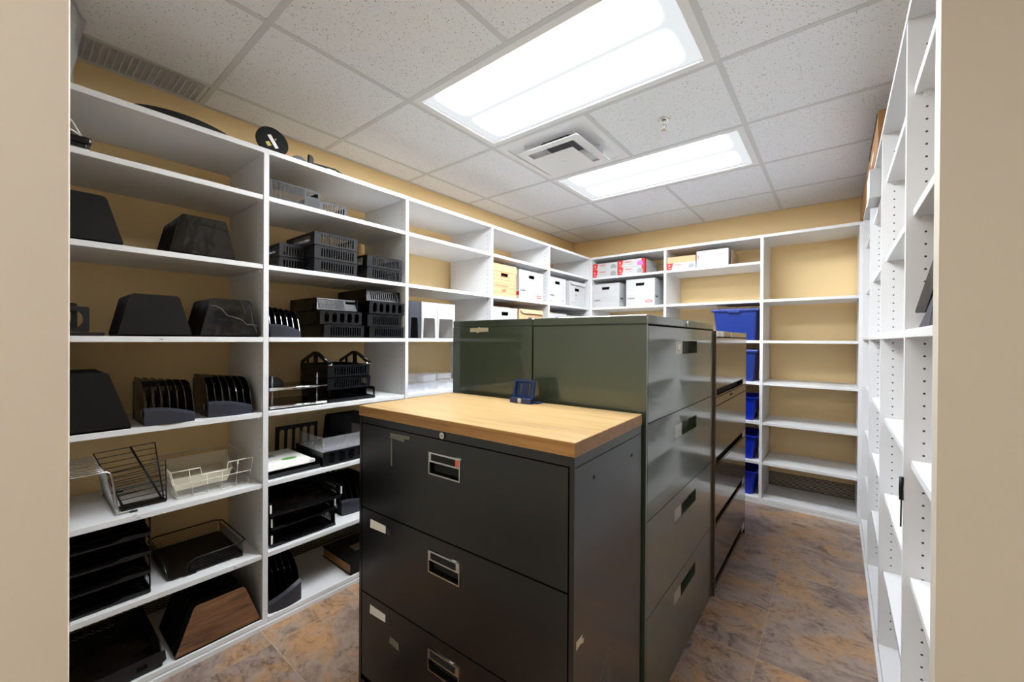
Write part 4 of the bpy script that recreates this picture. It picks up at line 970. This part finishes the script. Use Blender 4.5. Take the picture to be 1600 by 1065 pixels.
# --- blue bins
def tote(label, loc, W, D, H, lid, mt, group):
    t = thing('storage_bin', label, 'storage bin', loc, 0, group)
    k = .86; a = (1-k)/2; m = MB(); th_ = .003
    lo = [(a*W, a*D), (W-a*W, a*D), (W-a*W, D-a*D), (a*W, D-a*D)]; hi = [(0, 0), (W, 0), (W, D), (0, D)]
    def ring(r_, n_=4): return rrect(r_[0][0], r_[0][1], r_[2][0], r_[2][1], .02, n_)
    A, B = ring(lo), ring(hi); n_ = len(A)
    ai = [(x+(th_ if x < W/2 else -th_), y+(th_ if y < D/2 else -th_)) for x, y in A]; bi = [(x+(th_ if x < W/2 else -th_), y+(th_ if y < D/2 else -th_)) for x, y in B]
    vs = [(x, y, 0) for x, y in A]+[(x, y, H) for x, y in B]+[(x, y, H) for x, y in bi]+[(x, y, th_) for x, y in ai]
    fs = []
    for j in range(3):
        for i in range(n_): fs.append((j*n_+i, j*n_+(i+1) % n_, (j+1)*n_+(i+1) % n_, (j+1)*n_+i))
    fs += [tuple(range(n_))[::-1], tuple(range(3*n_, 4*n_))]
    m._add(vs, fs, Matrix(), False); m.build('body', mt, t)
    if lid:
        MB().rbox(-.012, W+.012, -.012, D+.012, H-.012, H+.010, .005).rbox(.03, W-.03, .03, D-.03, H+.010, H+.018, .003).build('lid', mt, t)
        MB().rbox(W*.34, W*.62, -.02, -.010, H-.022, H+.006, .003).build('latch', mt, t)
    else:
        MB().plate(rrect(-.012, -.012, W+.012, D+.012, .024), [rrect(.001, .001, W-.001, D-.001, .018)], .008, T(0, 0, H-.006)).build('rim', mt, t)
    return t
tote('large blue lidded storage bin on the far wall above the brown cabinet', (-.822, YF+.028, Z['C']), .325, .33, .248, True, 'blue', None)
tote('blue lidded storage bin directly below the large one, mostly behind the brown cabinet', (-.835, YF+.028, Z['D']), .33, .33, .245, True, 'blue', None)
for z, h, nm, yo in (('E', .186, 'highest', 0), ('F', .190, 'middle', 0), ('G', .188, 'lowest', 0)):
    tote(nm+' of the three open bright blue bins beside the brown cabinet', (-.835, YF+.024+yo, Z[z]), .333, .34, h, False, 'bluebright', 'open bright blue bins')

# --- things on and in the right-hand shelving
o = MB().plate([(1.447, 1.364), (1.440, 1.358), (1.39, 1.356), (1.302, 1.352), (1.10, 1.44), (1.10, 1.498)], [], .05, T(.155, 0, 0) @ RZ(PI/2) @ UP).build('binder', 'blackmatte')
o.matrix_world = T(.0, 0, 0); tag(o, 'black binder leaning above the grey ones in the near right-hand bay', 'binder')
o = MB().plate([(1.40, 1.3172), (1.25, 1.3168), (1.165, 1.395), (1.30, 1.346)], [], .05, T(.155, 0, 0) @ RZ(PI/2) @ UP).build('binder', 'greyplastic')
tag(o, 'left grey binder leaning under the black one in the near right-hand bay', 'binder', )
o = MB().plate([(1.245, 1.3168), (1.09, 1.3168), (1.09, 1.425), (1.155, 1.396)], [], .05, T(.155, 0, 0) @ RZ(PI/2) @ UP).build('binder', 'slate')
tag(o, 'dark slate binder at the bottom right of the near right-hand bay', 'binder')
t = thing('wooden_box', 'long brown wooden box lying on top of the right-hand shelving', 'wooden box', (.135, 2.42, 2.1465), 0)
MB().rbox(0, .30, 0, 1.70, 0, .165, .003).build('body', 'woodbrown', t); MB().box(-.002, 0, .25, .42, .05, .07).build('label', 'paper', t); MB().box(-.002, .004, .02, .6, .14, .16).build('groove', 'dark', t)
o = MB().rbox(.112, .40, 2.50, 2.70, 1.9485, 2.082, .003).build('white_box', 'cartonwhite'); tag(o, 'plain white box overhanging the top shelf of the right-hand run', 'carton')
o = MB().tube([(.135, 1.472, .93), (.134, 1.470, .90), (.135, 1.474, .87)], .005).tube([(.135, 1.474, .87), (.134, 1.47, .80)], .002).build('hanging_tag', 'blackmatte'); tag(o, 'small black cord clip hanging on a right-hand shelf upright', 'cord clip')

# --- blue phone stand on the oak top
t = thing('phone_stand', 'small navy blue desk stand on the oak top against the green cabinet', 'phone stand', (-.965, 1.205, 1.0478), .05)
q = RX(-.22)
MB().plate(rpoly([(0, 0), (.092, 0), (.092, .088), (0, .088)], .004), [rect(.008, .022, .084, .080)], .010, q @ T(0, .010, 0) @ UP).build('frame', 'navy', t)
MB().plate(rect(.004, .004, .088, .084), [rrect(.022, .03, .030, .074, .003), rrect(.060, .03, .068, .074, .003)], .003, q @ T(0, .014, 0) @ UP).build('back_plate', 'navy', t)
MB().box(.0, .092, -.012, .012, 0, .018).box(0, .11, .012, .045, 0, .004).build('base', 'navy', t)
MB().box(.036, .051, -.0126, -.0120, .001, .019).build('silver_badge', 'silver', t)

# --- plastic bag hanging over the near end of the left shelving top
def bag():
    m = MB(); n, k = 22, 12; vs = []
    for j in range(k+1):
        v = j/k; z = Z['T']+.002+.29*v; r = .10+.11*v**.8
        for i in range(n):
            a = 2*PI*i/n; rr = r*(1+.10*math.sin(5*a+6*v)+.06*math.sin(11*a-9*v))
            vs.append((-2.13+rr*.80*math.cos(a), .085+rr*.42*math.sin(a), z))
    fs = [(j*n+i, j*n+(i+1) % n, (j+1)*n+(i+1) % n, (j+1)*n+i) for j in range(k) for i in range(n)]
    fs += [tuple(range(n))[::-1], tuple(range(k*n, (k+1)*n))]
    m._add(vs, fs, Matrix(), True); o = m.build('plastic_bag', 'bag'); tag(o, 'crumpled translucent plastic bag at the top left, touching the ceiling', 'plastic bag')
bag()
